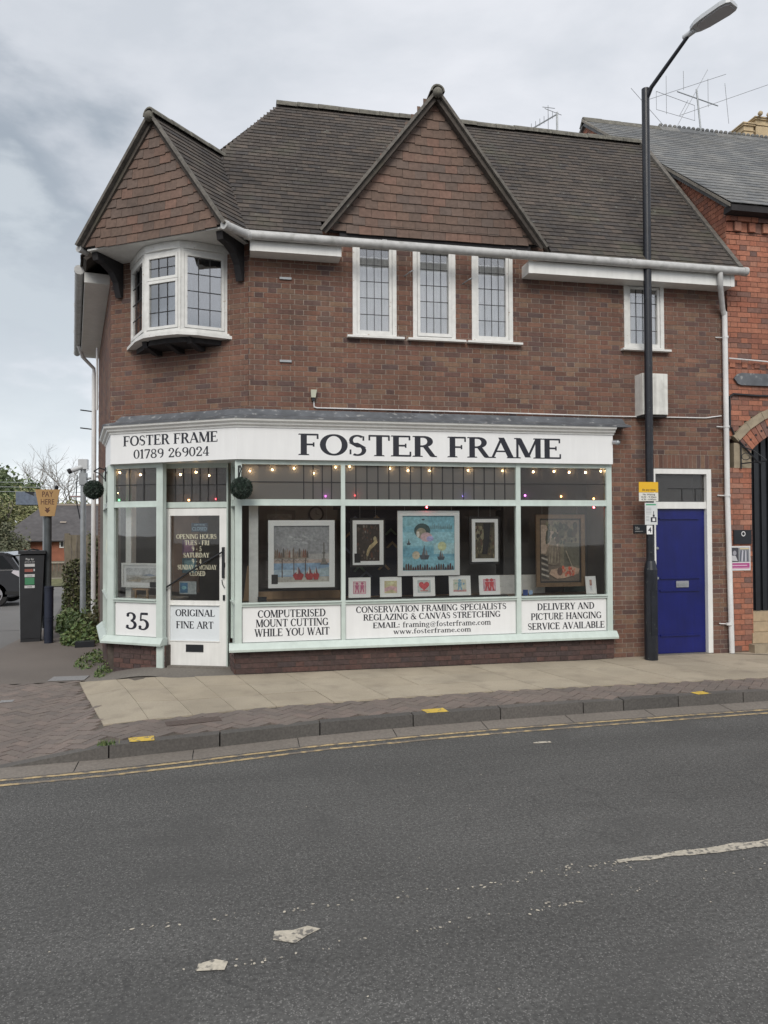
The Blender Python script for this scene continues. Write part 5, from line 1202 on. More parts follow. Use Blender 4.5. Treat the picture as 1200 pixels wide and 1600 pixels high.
# shelves seen through the door
for z, x0, x1, cc, lb in ((1.45, .12, .30, (.12, .07, .12), 'dim purple print on a stand behind the door glass'), (1.20, .12, .32, (.07, .12, .15), 'dim blue print on a stand behind the door glass')):
    tag(paint(FD, x0, x1, z, z + .2, -.30, [(cc, rc(0, 0, 1, 1)), ((cc[0] * 2, cc[1] * 2, cc[2] * 1.8), rc(.15, .2, .85, .85))]).bx(FD, x0, x1, -.32, -.305, z, z + .2, col=cc).build('stacked_print', m_art, None, loc=tuple(FD.p(x0, -.3, z))), lb, 'print')
tag(paint(FD, .16, .40, .93, 1.10, -.12, [((.30, .33, .34), rc(0, 0, 1, 1)), ((.06, .15, .26), rc(.05, .1, .5, .9)), ((.2, .4, .45), circ(.28, .5, .15, 8))]).bx(FD, .16, .40, -.14, -.122, .93, 1.10, col=(.3, .3, .3)).build('stacked_print', m_art, None, loc=tuple(FD.p(.16, -.12, .93))), 'small blue and grey print low behind the door glass', 'print')

# string lights -------------------------------------------------------
def bulbmat(n, c3, s): return M(n, (.02, .02, .02), .4, namt=0, lamt=0, emit=c3, estr=s)
bw_ = bulbmat('warm bulb', (1.0, .64, .32), 45); br_ = bulbmat('red bulb', (1.0, .08, .10), 14); bg_ = bulbmat('green bulb', (.15, .9, .3), 8); bv_ = bulbmat('violet bulb', (.75, .15, .8), 14); bo_ = bulbmat('amber bulb', (1.0, .45, .12), 22)
sl = thing('string_lights', 'string of small warm and coloured bulbs hung behind the upper leaded panes', 'string lights', (2.5, 0.0, 2.6))
def bulb(p, m_, r=.013): 
    MB().ball(p, r, 10, 6).build('bulb', m_, sl, smooth=True)
warm = [(.17, 2.52), (.45, 2.54), (.72, 2.56), (.97, 2.50), (1.25, 2.58), (1.43, 2.59), (1.96, 2.57), (2.2, 2.55), (2.49, 2.55), (3.02, 2.56), (3.50, 2.56), (3.94, 2.55), (4.24, 2.56), (4.46, 2.55), (4.70, 2.55), (4.93, 2.57)]
for x, z in warm: bulb((x, -.01, z), bw_)
for x, z, m_ in ((1.12, 2.21, bv_), (1.5, 2.22, br_), (2.45, 2.07, br_), (2.95, 2.22, bulbmat('blue violet bulb', (.3, .2, 1.0), 10)), (3.82, 2.23, bv_), (4.34, 2.22, bo_), (4.82, 2.19, bo_), (4.82, 2.07, br_)): bulb((x, -.01, z), m_)
for t_, z, m_, r_ in ((1.99, 2.56, bw_, .013), (1.65, 2.52, bw_, .013), (2.0, 2.19, bg_, .014)): bulb(FC.p(t_, 0.0, z), m_, r_)
for a, z, m_ in ((.20, 2.52, bw_), (.42, 2.55, bw_), (.60, 2.50, bw_), (.32, 2.18, bo_), (.70, 2.19, br_)): bulb(FD.p(a, -.06, z), m_)
for a, z in ((.3, 2.3), (.5, 1.95), (.55, 1.55)): bulb(FB.p(a, -.14, z), bw_, .013)
wr = MB(); P_ = [(5.0, -.005, 2.6)] + [(x, -.005, z + .022) for x, z in sorted(warm, reverse=True)] + [(.1, -.005, 2.6)]
wr.tube(P_, .003, 5); wr.build('wire', m_dark, sl)

# alarm sensor, cable, camera, meter cabinet --------------------------
t = thing('alarm_sensor', 'small cream sensor box on the brick wall above the flashing', 'sensor', (.97, -.03, 3.40))
MB().prism([GX.p(.935, .006, 3.46), GX.p(.99, .006, 3.46), GX.p(1.005, .006, 3.56), GX.p(.93, .006, 3.56)], (0, -.06, 0)).build('case', M('cream plastic', (.42, .43, .34), .5, namt=.1), t)
MB().bx(GX, .945, .985, .01, .05, 3.42, 3.462).build('lens', m_iron, t)
t = MB().tube([(.972, -.02, 3.42), (.975, -.02, 3.345), (1.01, -.02, 3.335), (3.5, -.03, 3.335), (5.0, -.03, 3.33), (6.55, -.02, 3.345), (6.68, -.02, 3.365), (6.80, -.02, 3.38)], .009, 6).build('white_cable', m_pipe, None, loc=(3.8, -.02, 3.33))
tag(t, 'thin white cable clipped along the brick wall above the shop sign', 'cable')
t = thing('security_camera', 'small chrome dome camera on the right end of the sign board', 'camera', (5.04, -.17, 2.96))
MB().tube([(5.035, -.16, 2.955), (5.07, -.20, 2.95)], .03, 12).build('body', m_rim, t, smooth=True); MB().ball((5.075, -.21, 2.945), .034, 12, 8).build('dome', m_metal, t, smooth=True)
MB().bx(GX, 5.045, 5.052, .01, .02, 2.05, 3.05).build('cable', m_iron, t)
t = thing('meter_cabinet', 'weathered white metal cabinet fixed to the wall above the blue door', 'cabinet', (5.65, -.1, 3.35))
m_cab = M('weathered white cabinet', (.62, .62, .59), .6, nscale=9, namt=.14, streak=.22, extra=spots(5, .60, .75, (.28, .26, .23), .6, 5))
MB().bx(GX, 5.46, 5.84, .006, .20, 3.34, 3.91).build('case', m_cab, t)
MB().bx(GX, 5.475, 5.835, .2005, .212, 3.345, 3.905).build('cabinet_door', m_cab, t)
MB().bx(GX, 5.47, 5.83, .02, .19, 3.31, 3.338).build('underside', m_dark, t)
for (x, z) in ((.62, 4.96), (.62, 3.905)): tag(MB().bx(GX, x - .08, x + .07, .004, .025, z, z + .028).build('air_vent', m_metal, None, loc=(x, -.01, z)), '%s small grey metal vent in the bricks between corner bay and windows' % ('upper' if z > 4.5 else 'lower'), 'vent')
for (x, z) in ((2.16, 5.10), (2.96, 5.05)): tag(MB().tube([(x, -.0, z), (x + .06, -.10, z + .03), (x + .1, -.12, z + .05)], .008, 5).build('old_hook', m_metal, None, loc=(x, -.03, z)), 'small bent metal hook in the brickwork beside the %s upstairs window' % ('middle' if x < 2.5 else 'right'), 'hook')

# hanging topiary balls -------------------------------------------------
def leafball(c_, r, n, mat, parent, size=.018, name='leaves', seed=1):
    rr_ = random.Random(seed); b = MB(); c_ = Vector(c_)
    for _ in range(n):
        v = Vector((rr_.gauss(0, 1), rr_.gauss(0, 1), rr_.gauss(0, 1))).normalized(); p = c_ + v * r * rr_.uniform(.90, 1.04)
        q = Vector((rr_.gauss(0, 1), rr_.gauss(0, 1), rr_.gauss(0, 1))).normalized(); t_ = (v + q * .9).normalized(); s_ = t_.cross(q).normalized()
        b.face([p - s_ * size * .35, p + t_ * size * .5 - s_ * size * .1, p + t_ * size, p + s_ * size * .35], rr_.random())
    return b.build(name, mat, parent)
for (cx, cy, cz, lb, top, arm) in ((.065, -.30, 2.29, 'dark artificial topiary ball hanging on a black bracket beside the shop door', 2.52, (.03, -.10)), (-1.935, 1.42, 2.345, 'dark artificial topiary ball hanging at the left end of the shopfront', 2.60, (-1.78, 1.42))):
    t = thing('topiary_ball', lb, 'topiary ball', (cx, cy, cz - .13), 'topiary balls hanging on the shopfront')
    MB().ball((cx, cy, cz), .118, 16, 10).build('core', M('topiary core', (.008, .012, .010), .9, namt=0), t, smooth=True)
    leafball((cx, cy, cz), .125, 2600, m_topi, t, .020, seed=int(cz * 100))
    MB().tube([(cx, cy, cz + .12), (cx, cy, top - .03)], .004, 5).build('chain', m_iron, t)
    MB().tube([(arm[0], arm[1], top + .02), ((cx + arm[0]) / 2, (cy + arm[1]) / 2, top + .05), (cx, cy, top)], .009, 6).tube([(arm[0], arm[1], top - .14), (arm[0], arm[1], top + .06)], .011, 6).tube([(arm[0], arm[1], top - .12), ((cx + arm[0]) / 2, (cy + arm[1]) / 2, top - .03), (cx, cy, top)], .007, 6).build('bracket', m_iron, t)

# blue side door ----------------------------------------------------------
fd = MB().bx(GX, 5.700, 5.755, -.12, .012, 0, 2.615).bx(GX, 6.555, 6.628, -.12, .012, 0, 2.615).bx(GX, 5.755, 6.555, -.12, .012, 2.545, 2.615).bx(GX, 5.755, 6.555, -.10, -.01, 2.055, 2.15)
fdo = fd.build('side_door_frame', m_white, house)
bdoor = MB().bx(GX, 5.760, 6.550, -.09, -.05, .02, 2.05).build('blue_door', m_blue, house)
mo = MB()
for (x0, x1, z) in ((5.84, 6.46, 1.905), (5.84, 6.46, 1.065), (5.84, 6.46, .26), (5.84, 6.46, .89)): mo.bx(GX, x0, x1, -.05, -.030, z, z + .020)
mo.build('door_moulding', m_blue, bdoor)
MB().bx(GX, 6.09, 6.285, -.05, -.034, .945, 1.035).build('letterplate', m_rim, bdoor)
MB().bx(GX, 6.115, 6.26, -.0335, -.026, .965, 1.0).build('flap', m_metal, bdoor)
for (x, z) in ((5.80, 1.08), (5.80, 1.50)): MB().tube([(x, .05, z), (x, .025, z)], .018, 10).build('lock', m_metal, bdoor)
box('pane', m_frostb, fdo, GX, 5.755, 6.555, -.055, -.050, 2.15, 2.545)
lg = MB().bx(GX, 5.98, 6.555, -.0495, -.043, 2.335, 2.345)
for x in (6.20, 6.41): lg.bx(GX, x, x + .01, -.0492, -.0435, 2.15, 2.34)
lg.build('lead_came', m_came, fdo)
MB().bx(GX, 5.70, 6.62, -.45, -.40, 0, 2.62).build('lobby_wall', m_room, house)
MB().bx(GX, 5.70, 6.63, -.25, .02, -.1, .015).build('doorstep', m_concrete, house)
t = thing('number_plaque', 'small black house number plaque on the bricks left of the blue door', 'plaque', (5.50, -.01, 1.72))
MB().bx(GX, 5.41, 5.60, .006, .018, 1.714, 1.829).build('plate', m_iron, t)
mt = M('pale plaque lettering', (.45, .45, .43), .5, namt=0, lamt=0)
plain('35a', GX, 5.465, 1.765, .035, .018, mt, t); MB().bx(GX, 5.43, 5.55, .0185, .019, 1.735, 1.742).build('line', mt, t)

# ------------------------------------------------------------------ the orange brick neighbour
nb = thing('neighbour_building', 'orange brick building with slate roof and arched doorway at the right edge', 'building', (9.4, 3.0, 0))
FN = F((6.93, .0, 0), (1, 0, 0))
NX1 = 12.0
FP_ = F((6.93, .02, 0), (0, 1, 0), (-1, 0, 0))       # party gable wall facing the shop roof
def arch_iv(z):
    cxa, cza, r = 8.13, 2.05, 1.56
    if z < 2.9: return (7.28, 8.98)
    q = r * r - (z - cza) ** 2
    return None if q <= 0 else (cxa - math.sqrt(q), cxa + math.sqrt(q))
def nb_allowed(z):
    iv = [(6.93, NX1)]
    a = arch_iv(z)
    if a: iv = subtract(iv, [(a[0], a[1], 0, 9)], z)
    if 2.62 < z < 3.02: iv = subtract(iv, [(6.93, 7.28, 0, 9)], z)
    return iv
FNa = F((0, .0, 0), (1, 0, 0))
nm = MB()
zs = lin(0, 6.5, 100)
for z0_, z1_ in zip(zs, zs[1:]):
    for (a, b_) in nb_allowed((z0_ + z1_) / 2): nm.face([(a, 0, z0_), (b_, 0, z0_), (b_, 0, z1_), (a, 0, z1_)])
nw = nm.build('wall', m_omort, nb)
gp = [(6.93, .0, 4.9), (6.93, .0, 6.47), (6.93, 4.3, 9.93), (6.93, 8.4, 6.5), (6.93, 8.4, 4.9)]
MB().prism(gp, (.22, 0, 0)).build('gable_wall', m_omort, nb)
gw = [o for o in nb.children if o.name.startswith('gable_wall')][0]
def courses_n(fr, z0, z1, allowed, par, key, **k): return courses(fr, z0, z1, allowed, par, key, pitch=.075, sl=.225, hl=.1125, joint=.008, **k)
nbp = courses_n(FNa, .02, 6.05, nb_allowed, nw, 'n', proud=.006)
nbp += courses_n(FNa, 6.2, 6.45, lambda z: [(6.93, NX1)], nw, 'n', proud=.05)
k = 0; a = 6.93
while a < NX1: nbp.append(piece(FNa, a, a + .10, 6.06, 6.19, -.01, .05 if k % 2 else .015, False, ('n', 0), nw)); a += .115; k += 1
polyg = [(p[1], p[2]) for p in gp]
FPy = F((6.93, 0, 0), (0, 1, 0), (-1, 0, 0))
nbp += courses_n(FPy, 5.0, 9.85, lambda z: clip_row(polyg, z), gw, 'g', proud=.006)
# tooth band of cut bricks
k = 0; a = 6.95
while a < NX1:
    for zz in (3.98, 4.09): nbp.append(piece(FNa, a, a + .085, zz, zz + .075, -.01, .018 if (k + (zz > 4)) % 2 else .004, False, ('n', 0), nw))
    a += .1; k += 1
place_pieces(nbp, lambda p: (p['key'][1], round(p['loc8'][2].y, 2)), 299, lambda p: p['par'], 'brick', 'brickwork', m_obrick, nb)
# arch: brick voussoirs and a stone hood
def ring_piece(r0, r1, a0_, a1_, d0, d1):
    c2 = (8.13, 2.05); q = []
    for d in (d0, d1):
        for (r, a_) in ((r0, a0_), (r1, a0_), (r1, a1_), (r0, a1_)): q.append((c2[0] + r * math.cos(a_), -d, c2[1] + r * math.sin(a_)))
    return q
ar = MB().bx(FNa, 7.0, 7.28, -.2, .012, 2.64, 3.0)
ar.build('springer_stone', m_stone2, nb)
a0_ = R(180 - 42); n = 26
for k in range(n):
    q0 = a0_ - (a0_ - R(42)) * k / n; q1 = a0_ - (a0_ - R(42)) * (k + 1) / n - .004 * 0
    if 8.13 + 1.3 * math.cos(q0) > 9.6: break
    MB().hexa(ring_piece(1.20, 1.44, q0, q1 + .006, -.3, .02), random.random()).build('voussoir', m_obrick, nb)
for k in range(9):
    q0 = a0_ - (a0_ - R(42)) * k / 9; q1 = a0_ - (a0_ - R(42)) * (k + 1) / 9
    MB().hexa(ring_piece(1.445, 1.56, q0, q1 + .003, -.05, .045)).build('hood_stone', m_stone2, nb)
dn_ = MB()
for k in range(20):
    q0 = a0_ - (a0_ - R(42)) * (k + .5) / 20; dn_.bx(FNa, 8.13 + 1.32 * math.cos(q0) - .014, 8.13 + 1.32 * math.cos(q0) + .014, .0205, .024, 2.05 + 1.32 * math.sin(q0) - .014, 2.05 + 1.32 * math.sin(q0) + .014)
dn_.build('brick_hole', m_dark, nb, kind='stuff')
MB().bx(FNa, 7.05, 9.2, -.34, -.30, .5, 3.5).build('dark_gate', m_iron, nb)
gt = [o for o in nb.children if o.name == 'dark_gate'][0]
for k in range(8): MB().bx(FNa, 7.30 + k * .12, 7.375 + k * .12, -.30, -.27, .55, 3.4).build('gate_board', m_iron, gt)
MB().bx(FNa, 6.93, 7.28, -.3, -.0, 0, .0).bx(F((7.28, 0, 0), (0, 1, 0), (1, 0, 0)), 0, .32, -.02, .0, .0, 2.9).build('door_jamb', m_stone2, nb)
for (z0_, z1_, d, x0) in ((.0, .12, .13, 7.20), (.125, .27, .02, 7.26), (.275, .41, -.08, 7.285), (.415, .55, -.16, 7.285)):
    MB().bx(FNa, x0, 9.3, -.4, d, z0_, z1_).build('step', m_stone if z0_ > .1 else m_stone2, nb)
# roof of the neighbour
nr = MB()
slab(nr, [(6.87, -.22, 6.36), (NX1, -.22, 6.36), (NX1, 4.3, 10.02), (6.87, 4.3, 10.02)], .06)
slab(nr, [(6.87, 4.3, 10.02), (NX1, 4.3, 10.02), (NX1, 8.6, 6.5), (6.87, 8.6, 6.5)], .06)
nro = nr.build('roof', m_slate, nb)
ns = tile_plane((6.85, -.24, 6.36), (1, 0, 0), (0, 4.54, 3.66), [(6.85, -.24, 6.36), (NX1, -.24, 6.36), (NX1, 4.3, 10.02), (6.85, 4.3, 10.02)], nro, 's', w=.25, g=.19, th=.008, lift=.012, over=.05, jitter=.008)
place_pieces(ns, lambda p: 0, 299, lambda p: nro, 'slate', 'slating', m_slate, nb)
MB().bx(FNa, 6.86, NX1, .05, .22, 6.27, 6.36).build('eaves_board', m_dark, nb)
MB().prism([(6.845, -.20, 6.33), (6.845, -.20, 6.375), (6.845, 4.3, 10.04), (6.845, 4.3, 9.99)], (.03, 0, 0)).build('verge', M('grey verge mortar', (.24, .22, .19), .9, nscale=10, namt=.3), nb)
def ridge2(p, q, par, crest=False):
    p, q = Vector(p), Vector(q); n = max(1, round((q - p).length / .45)); t = (q - p) / n
    for k in range(n):
        a = p + t * k; e = a + t * .985; b = MB(); dz = random.uniform(-.01, .01)
        b.prism([a + Vector((0, -.15, -.12)), a + Vector((0, -.02, .03 + dz)), a + Vector((0, .02, .03 + dz)), a + Vector((0, .15, -.12))], e - a)
        if crest:
            for m_ in range(4):
                c0 = a + t * ((m_ + .5) / 4) + Vector((0, 0, .05)); b.ball(c0, .045, 8, 5)
        b.build('ridge_tile', m_ridge if not crest else m_slate, par)
ridge2((6.87, 4.3, 10.04), (8.55, 4.3, 10.04), nb); ridge2((8.55, 4.3, 10.04), (NX1, 4.3, 10.04), nb, True)
# chimney with cream pots
fch = F((0, 4.9, 0), (1, 0, 0))
cho = MB().bx(fch, 11.05, 12.4, -.7, .0, 9.2, 10.32).build('chimney', m_obrick, nb)
for x0, x1, z1 in ((11.06, 11.30, 10.70), (11.36, 12.3, 10.86)):
    MB().bx(fch, x0, x1, -.6, -.05, 10.32, z1).build('chimney_pot', m_cream, cho)
    MB().bx(fch, x0 - .03, x1 + .03, -.62, -.02, z1, z1 + .035).bx(fch, x0 - .05, x1 + .05, -.64, .0, z1 + .035, z1 + .06).bx(fch, x0 - .02, x1 + .02, -.61, -.03, z1 - .12, z1 - .10).build('pot_cap', m_cream, cho)
for x in (11.40, 11.62, 11.84, 12.06): MB().ball((x, 4.85, 10.95), .055, 8, 6).build('pot_finial', m_cream, cho)
# things fixed on the neighbour
t = thing('lead_plaque', 'grey weathered lozenge shaped plaque on the orange brick wall', 'plaque', (7.3, -.02, 3.95))
pts = [(7.00, 3.955), (7.06, 4.02), (7.12, 4.035), (7.9, 4.035), (7.96, 4.02), (8.02, 3.955), (7.96, 3.88), (7.9, 3.86), (7.12, 3.86), (7.06, 3.88)]
MB().prism([(x, -.016, z - .03) for x, z in pts], (0, -.025, 0)).build('plate', m_lead, t)
for (n_, m_, z, lb) in (('pale_cable', m_pipe, 4.19, 'pale thin cable running along the orange bricks above the plaque'), ('black_cable', m_iron, 3.70, 'sagging black cable across the orange bricks below the plaque')):
    tag(MB().tube([(6.90, -.07, z + .01), (7.2, -.07, z), (7.9, -.07, z - .03), (9.5, -.07, z - .02)] if n_[0] == 'p' else [(6.93, -.03, 3.2), (6.93, -.03, z - .04), (6.99, -.03, z), (7.4, -.03, z - .015), (9.5, -.03, z + .02)], .010 if n_[0] == 'p' else .016, 6).build(n_, m_, None, loc=(7.2, -.05, z)), lb, 'cable')
tag(MB().tube([(6.95, -.03, 3.22), (7.0, -.03, 3.1), (7.35, -.06, 2.72), (7.4, -.08, 2.70)], .013, 6).build('hanging_cable', m_iron, None, loc=(7.1, -.03, 3.0)), 'black cable slanting down over the stone at the start of the arch', 'cable')
t = thing('iron_bracket', 'scrolled black iron sign bracket beside the arched doorway', 'bracket', (7.15, -.05, 2.8))
br = MB().tube([(7.10, -.03, 3.0), (7.10, -.03, 2.62)], .010, 6).tube([(7.10, -.03, 2.70), (7.30, -.30, 2.72)], .009, 6).tube([(7.10, -.03, 2.95), (7.20, -.16, 2.88), (7.30, -.30, 2.73)], .008, 6)
br.tube([(7.14 + .04 * math.cos(k * .6), -.08 - .04 * math.cos(k * .6), 2.80 + .05 * math.sin(k * .6)) for k in range(12)], .006, 5); br.build('scroll', m_iron, t)
t = thing('black_sign', 'small black shop plaque with a white ring on the orange brick pier', 'sign', (7.15, -.02, 1.6))
MB().bx(FNa, 6.97, 7.255, .008, .03, 1.55, 1.75).build('plate', m_iron, t)
q = MB()
for k in range(16):
    a1_, a2_ = 2 * math.pi * k / 16, 2 * math.pi * (k + 1) / 16
    q.face([(7.12 + r * math.cos(a_), -.0312, 1.695 + r * 1.1 * math.sin(a_)) for r, a_ in ((.022, a1_), (.034, a1_), (.034, a2_), (.022, a2_))])
q.build('ring', M('sign white', (.6, .6, .6), .5, namt=0, lamt=0), t)
t = thing('clothes_poster', 'white framed poster of hanging clothes with a magenta band on the orange brick pier', 'poster', (7.08, -.02, 1.2))
sh = [((.62, .62, .62), rc(0, 0, 1, 1)), ((.05, .05, .06), rc(.03, .34, .45, .95)), ((.22, .23, .25), rc(.46, .34, .97, .95)), ((.38, .06, .22), rc(.03, .10, .97, .30)), ((.55, .30, .42), rc(.03, .05, .97, .09))]
for k in range(5): sh.append(((.5, .5, .55) if k % 2 else (.1, .11, .14), [(.49 + k * .09, .36), (.54 + k * .09, .36), (.60 + k * .07, .8), (.56 + k * .07, .86), (.52 + k * .08, .7)]))
sh += [((.48, .48, .5), [(.06, .40), (.40, .38), (.30, .60), (.12, .62)]), ((.3, .3, .33), circ(.25, .72, .09, 9, 1.2)), ((.6, .5, .3), rc(.5, .88, .95, .93)), ((.62, .45, .53), rc(.12, .18, .85, .22))]
paint(FNa, 6.90, 7.235, 1.175, 1.515, .016, sh).bx(FNa, 6.895, 7.24, .007, .0155, 1.17, 1.52, col=(.6, .6, .6)).build('sheet', m_flat, t)

# aerials --------------------------------------------------------------
def aerial(name, label, mast, booms, rods):
    t = thing(name, label, 'aerial', mast[0], 'television aerials on the roofs')
    MB().tube(mast, .018, 8).build('mast', m_metal, t)
    for p in booms: MB().tube(p, .012, 6).build('boom', m_metal, t)
    b = MB()
    for p in rods: b.tube(p, .005, 5)
    b.build('rods', m_alu, t, kind='stuff')
aerial('roof_aerial', 'small grey television aerial on the ridge left of the lamp post', [(5.28, 2.05, 8.30), (5.28, 2.05, 8.76)], [[(5.30, 2.05, 8.74), (4.78, 2.05, 8.40)]],
       [[(4.80 + k * .075, 2.0, 8.42 + k * .049 - .05), (4.80 + k * .075, 2.0, 8.42 + k * .049 + .07)] for k in range(6)] + [[(5.12, 2.05, 8.28), (5.12, 2.05, 8.86)], [(5.06, 2.05, 8.80), (5.36, 2.05, 8.72)], [(5.0, 2.0, 8.79), (5.22, 2.0, 8.79)]])
aerial('large_roof_aerial', 'large spidery television aerial on the slate roof at the right', [(9.55, 4.3, 9.95), (9.45, 4.3, 10.95)], [[(9.0, 4.3, 10.85), (9.95, 4.3, 10.65)]],
       [[(8.2, 4.3, 10.55), (10.15, 4.3, 11.35)], [(9.05, 4.3, 10.35), (11.3, 4.3, 11.30)], [(9.72, 4.3, 11.40), (8.95, 4.3, 10.05)], [(7.95, 4.3, 10.80), (8.70, 4.3, 10.08)],
        [(8.75, 4.3, 11.15), (8.75, 4.3, 10.35)], [(9.15, 4.3, 11.3), (9.15, 4.3, 10.9)], [(9.72, 4.3, 11.2), (9.72, 4.3, 10.6)], [(10.12, 4.3, 11.15), (10.2, 4.3, 10.3)],
        [(8.52, 4.3, 10.8), (8.52, 4.3, 10.42), (9.4, 4.3, 10.28), (9.4, 4.3, 10.6), (8.52, 4.3, 10.8)], [(9.05, 4.3, 10.35), (9.25, 4.3, 10.7)]])

# lamp post -------------------------------------------------------------
t = thing('street_lamp', 'tall black street lamp post on the pavement beside the blue door', 'street lamp', (5.51, -.26, 0))
MB().tube([(5.51, -.26, -.02), (5.515, -.26, 1.22)], .088, 24).tube([(5.515, -.26, 1.22), (5.515, -.26, 1.34)], .088, 24, r1=.062).build('base', m_blackp, t, smooth=True)
MB().bx(F((5.51, -.26, 0), (1, 0, 0)), -.045, .045, .086, .092, .35, .95).build('service_door', m_blackp, t)
MB().tube([(5.515, -.26, 1.3), (5.52, -.26, 7.82)], .054, 20, r1=.052).build('shaft', m_blackp, t, smooth=True)
MB().tube([(5.52, -.27, 7.66), (5.56, -.34, 7.80), (5.80, -.88, 8.23)], .034, 12, r1=.024).build('arm', m_blackp, t, smooth=True)
hp = Vector((5.80, -.88, 8.23)); hu = Vector((.42, -.88, .06)).normalized(); hs = hu.cross(Vector((0, 0, 1))).normalized(); hz = hs.cross(hu)
def hpnt(a, b_, c_): return hp + hu * a + hs * b_ + hz * c_
MB().tube([hpnt(-.10, 0, -.012), hpnt(.06, 0, 0)], .036, 12).build('lantern_collar', m_lampg, t, smooth=True)
outl = [(.02, .05), (.09, .095), (.20, .12), (.46, .135), (.54, .12), (.58, .085)]
poly = [hpnt(a, b_, 0) for a, b_ in outl] + [hpnt(a, -b_, 0) for a, b_ in outl[::-1]]
lh = MB().prism(poly, hz * .045); top = [hpnt(.04 + (a - .02) * .94, b_ * .8, .0451) for a, b_ in outl] + [hpnt(.04 + (a - .02) * .94, -b_ * .8, .0451) for a, b_ in outl[::-1]]
lh.prism(top, hz * .03); lho = lh.build('lantern', m_lampg, t)
poly = [hpnt(.10 + (a) * .78, b_ * .8, -.002) for a, b_ in outl] + [hpnt(.10 + a * .78, -b_ * .8, -.002) for a, b_ in outl[::-1]]
MB().prism(poly, hz * -.012).build('lens', m_lens, lho)
MB().tube([hpnt(.16, 0, .07), hpnt(.16, 0, .13)], .02, 10).build('photocell', m_lampg, lho)
fs_ = F((5.51, -.26, 0), (1, 0, 0))
t = thing('parking_sign', 'yellow and white no waiting plate on the black lamp post', 'sign', (5.455, -.34, 2.15))
MB().bx(fs_, -.20, .085, .073, .078, 2.265, 2.405).build('yellow_panel', M('sign yellow', (.72, .42, .02), .4, namt=.04, lamt=0), t)
MB().bx(fs_, -.20, .085, .073, .078, 2.146, 2.262).build('white_panel', M('sign face white', (.66, .65, .60), .4, namt=.04, lamt=0), t)
plain('At any time', fs_, -.055, 2.285, .032, .0781, m_black, t, width=.20); plain('No Waiting', fs_, -.055, 2.226, .024, .0781, m_black, t, width=.18)
plain('8.30 - 9.30am', fs_, -.055, 2.192, .022, .0781, m_black, t, width=.22); plain('4.30 - 6.00pm', fs_, -.055, 2.160, .022, .0781, m_black, t, width=.22)
MB().tube([(5.515, -.26, 2.37), (5.515, -.26, 2.385)], .060, 16).bx(fs_, -.08, -.04, .05, .073, 2.20, 2.34).build('strap', m_metal, t)
t = thing('drinking_sign', 'small white bottle and glass notice plate on the black lamp post', 'sign', (5.49, -.34, 1.83))
MB().bx(fs_, -.115, .07, .073, .077, 1.828, 2.125).build('plate', M('notice white', (.60, .62, .62), .4, namt=.05, lamt=0), t)
q = MB()
def sq(x0, x1, z0, z1, d=.0773): q.face([fs_.p(x0, d, z0), fs_.p(x1, d, z0), fs_.p(x1, d, z1), fs_.p(x0, d, z1)])
sq(-.03, .055, 1.865, 1.93); sq(.0, .028, 1.935, 1.965); sq(.008, .018, 1.966, 2.01); q.build('bottle_symbol', m_black, t)
q = MB(); sq(-.005, .035, 1.878, 1.915, .0776); q.build('glass_symbol', m_board, t)
q = MB()
for z in (1.97, 1.99, 2.01, 2.03, 2.05): sq(-.10, -.02, z, z + .006)
for z in (1.88, 1.90, 1.92, 1.94): sq(-.10, -.05, z, z + .006)
q.build('small_print', M('grey print', (.3, .32, .33), .5, namt=0), t, kind='stuff')
q = MB(); sq(-.10, .05, 2.09, 2.11); q.build('green_heading', M('sign green', (.1, .35, .2), .5, namt=0), t)
t = thing('number_sign', 'small white square plate reading 4 on the black lamp post', 'sign', (5.46, -.33, 1.70))
MB().bx(fs_, -.085, .0, .064, .067, 1.70, 1.82).build('plate', m_board, t); plain('4', fs_, -.04, 1.725, .07, .067, m_black, t)

# ------------------------------------------------------------------ side street
def gl_(x, y): return gz(x, y)
# pay machine
PX, PY = -3.52, 4.50; zb = gz(PX, PY)
t = thing('pay_machine', 'tall black car park ticket machine with stickers beside the footpath', 'ticket machine', (PX, PY, zb))
fm_ = F((PX - .13, PY - .12, zb), (.985, .17, 0))
fm_.n = Vector((.17, -.985, 0))
cb = MB(); prof = [(-.10, 0), (.155, 0), (.155, 1.05), (.155, 1.50), (-.10, 1.56)]
m_mach = M('black machine paint', (.013, .014, .017), .55, nscale=8, namt=.2)
cb.hexa([fm_.p(0, -.26, .06), fm_.p(.315, -.26, .06), fm_.p(.315, .0, .06), fm_.p(.0, .0, .06), fm_.p(-.02, -.30, 1.52), fm_.p(.37, -.30, 1.52), fm_.p(.37, .0, 1.50), fm_.p(-.02, .0, 1.50)])
cbo = cb.build('cabinet', m_mach, t)
MB().bx(fm_, -.04, .39, -.33, .03, 1.52, 1.575).build('lid', m_mach, t); MB().bx(fm_, .0, .315, -.25, -.01, -.02, .06).build('plinth', m_mach, t)
MB().hexa([fm_.p(-.006, -.25, .06), fm_.p(.0, -.25, .06), fm_.p(.0, .004, .06), fm_.p(-.006, .004, .06), fm_.p(-.03, -.29, 1.50), fm_.p(-.021, -.29, 1.5), fm_.p(-.021, .004, 1.5), fm_.p(-.03, .004, 1.5)]).build('side_trim', m_metal, t)
MB().tube([fm_.p(.10, -.15, 1.58), fm_.p(.18, -.12, 1.60), fm_.p(.28, -.15, 1.58)], .012, 6).build('top_handle', m_mach, t)
mw_, mr_, mg_ = M('sticker white', (.5, .5, .5), .5, namt=.1), M('sticker red', (.28, .09, .07), .5, namt=.1), M('sticker green', (.05, .20, .10), .5, namt=.1)
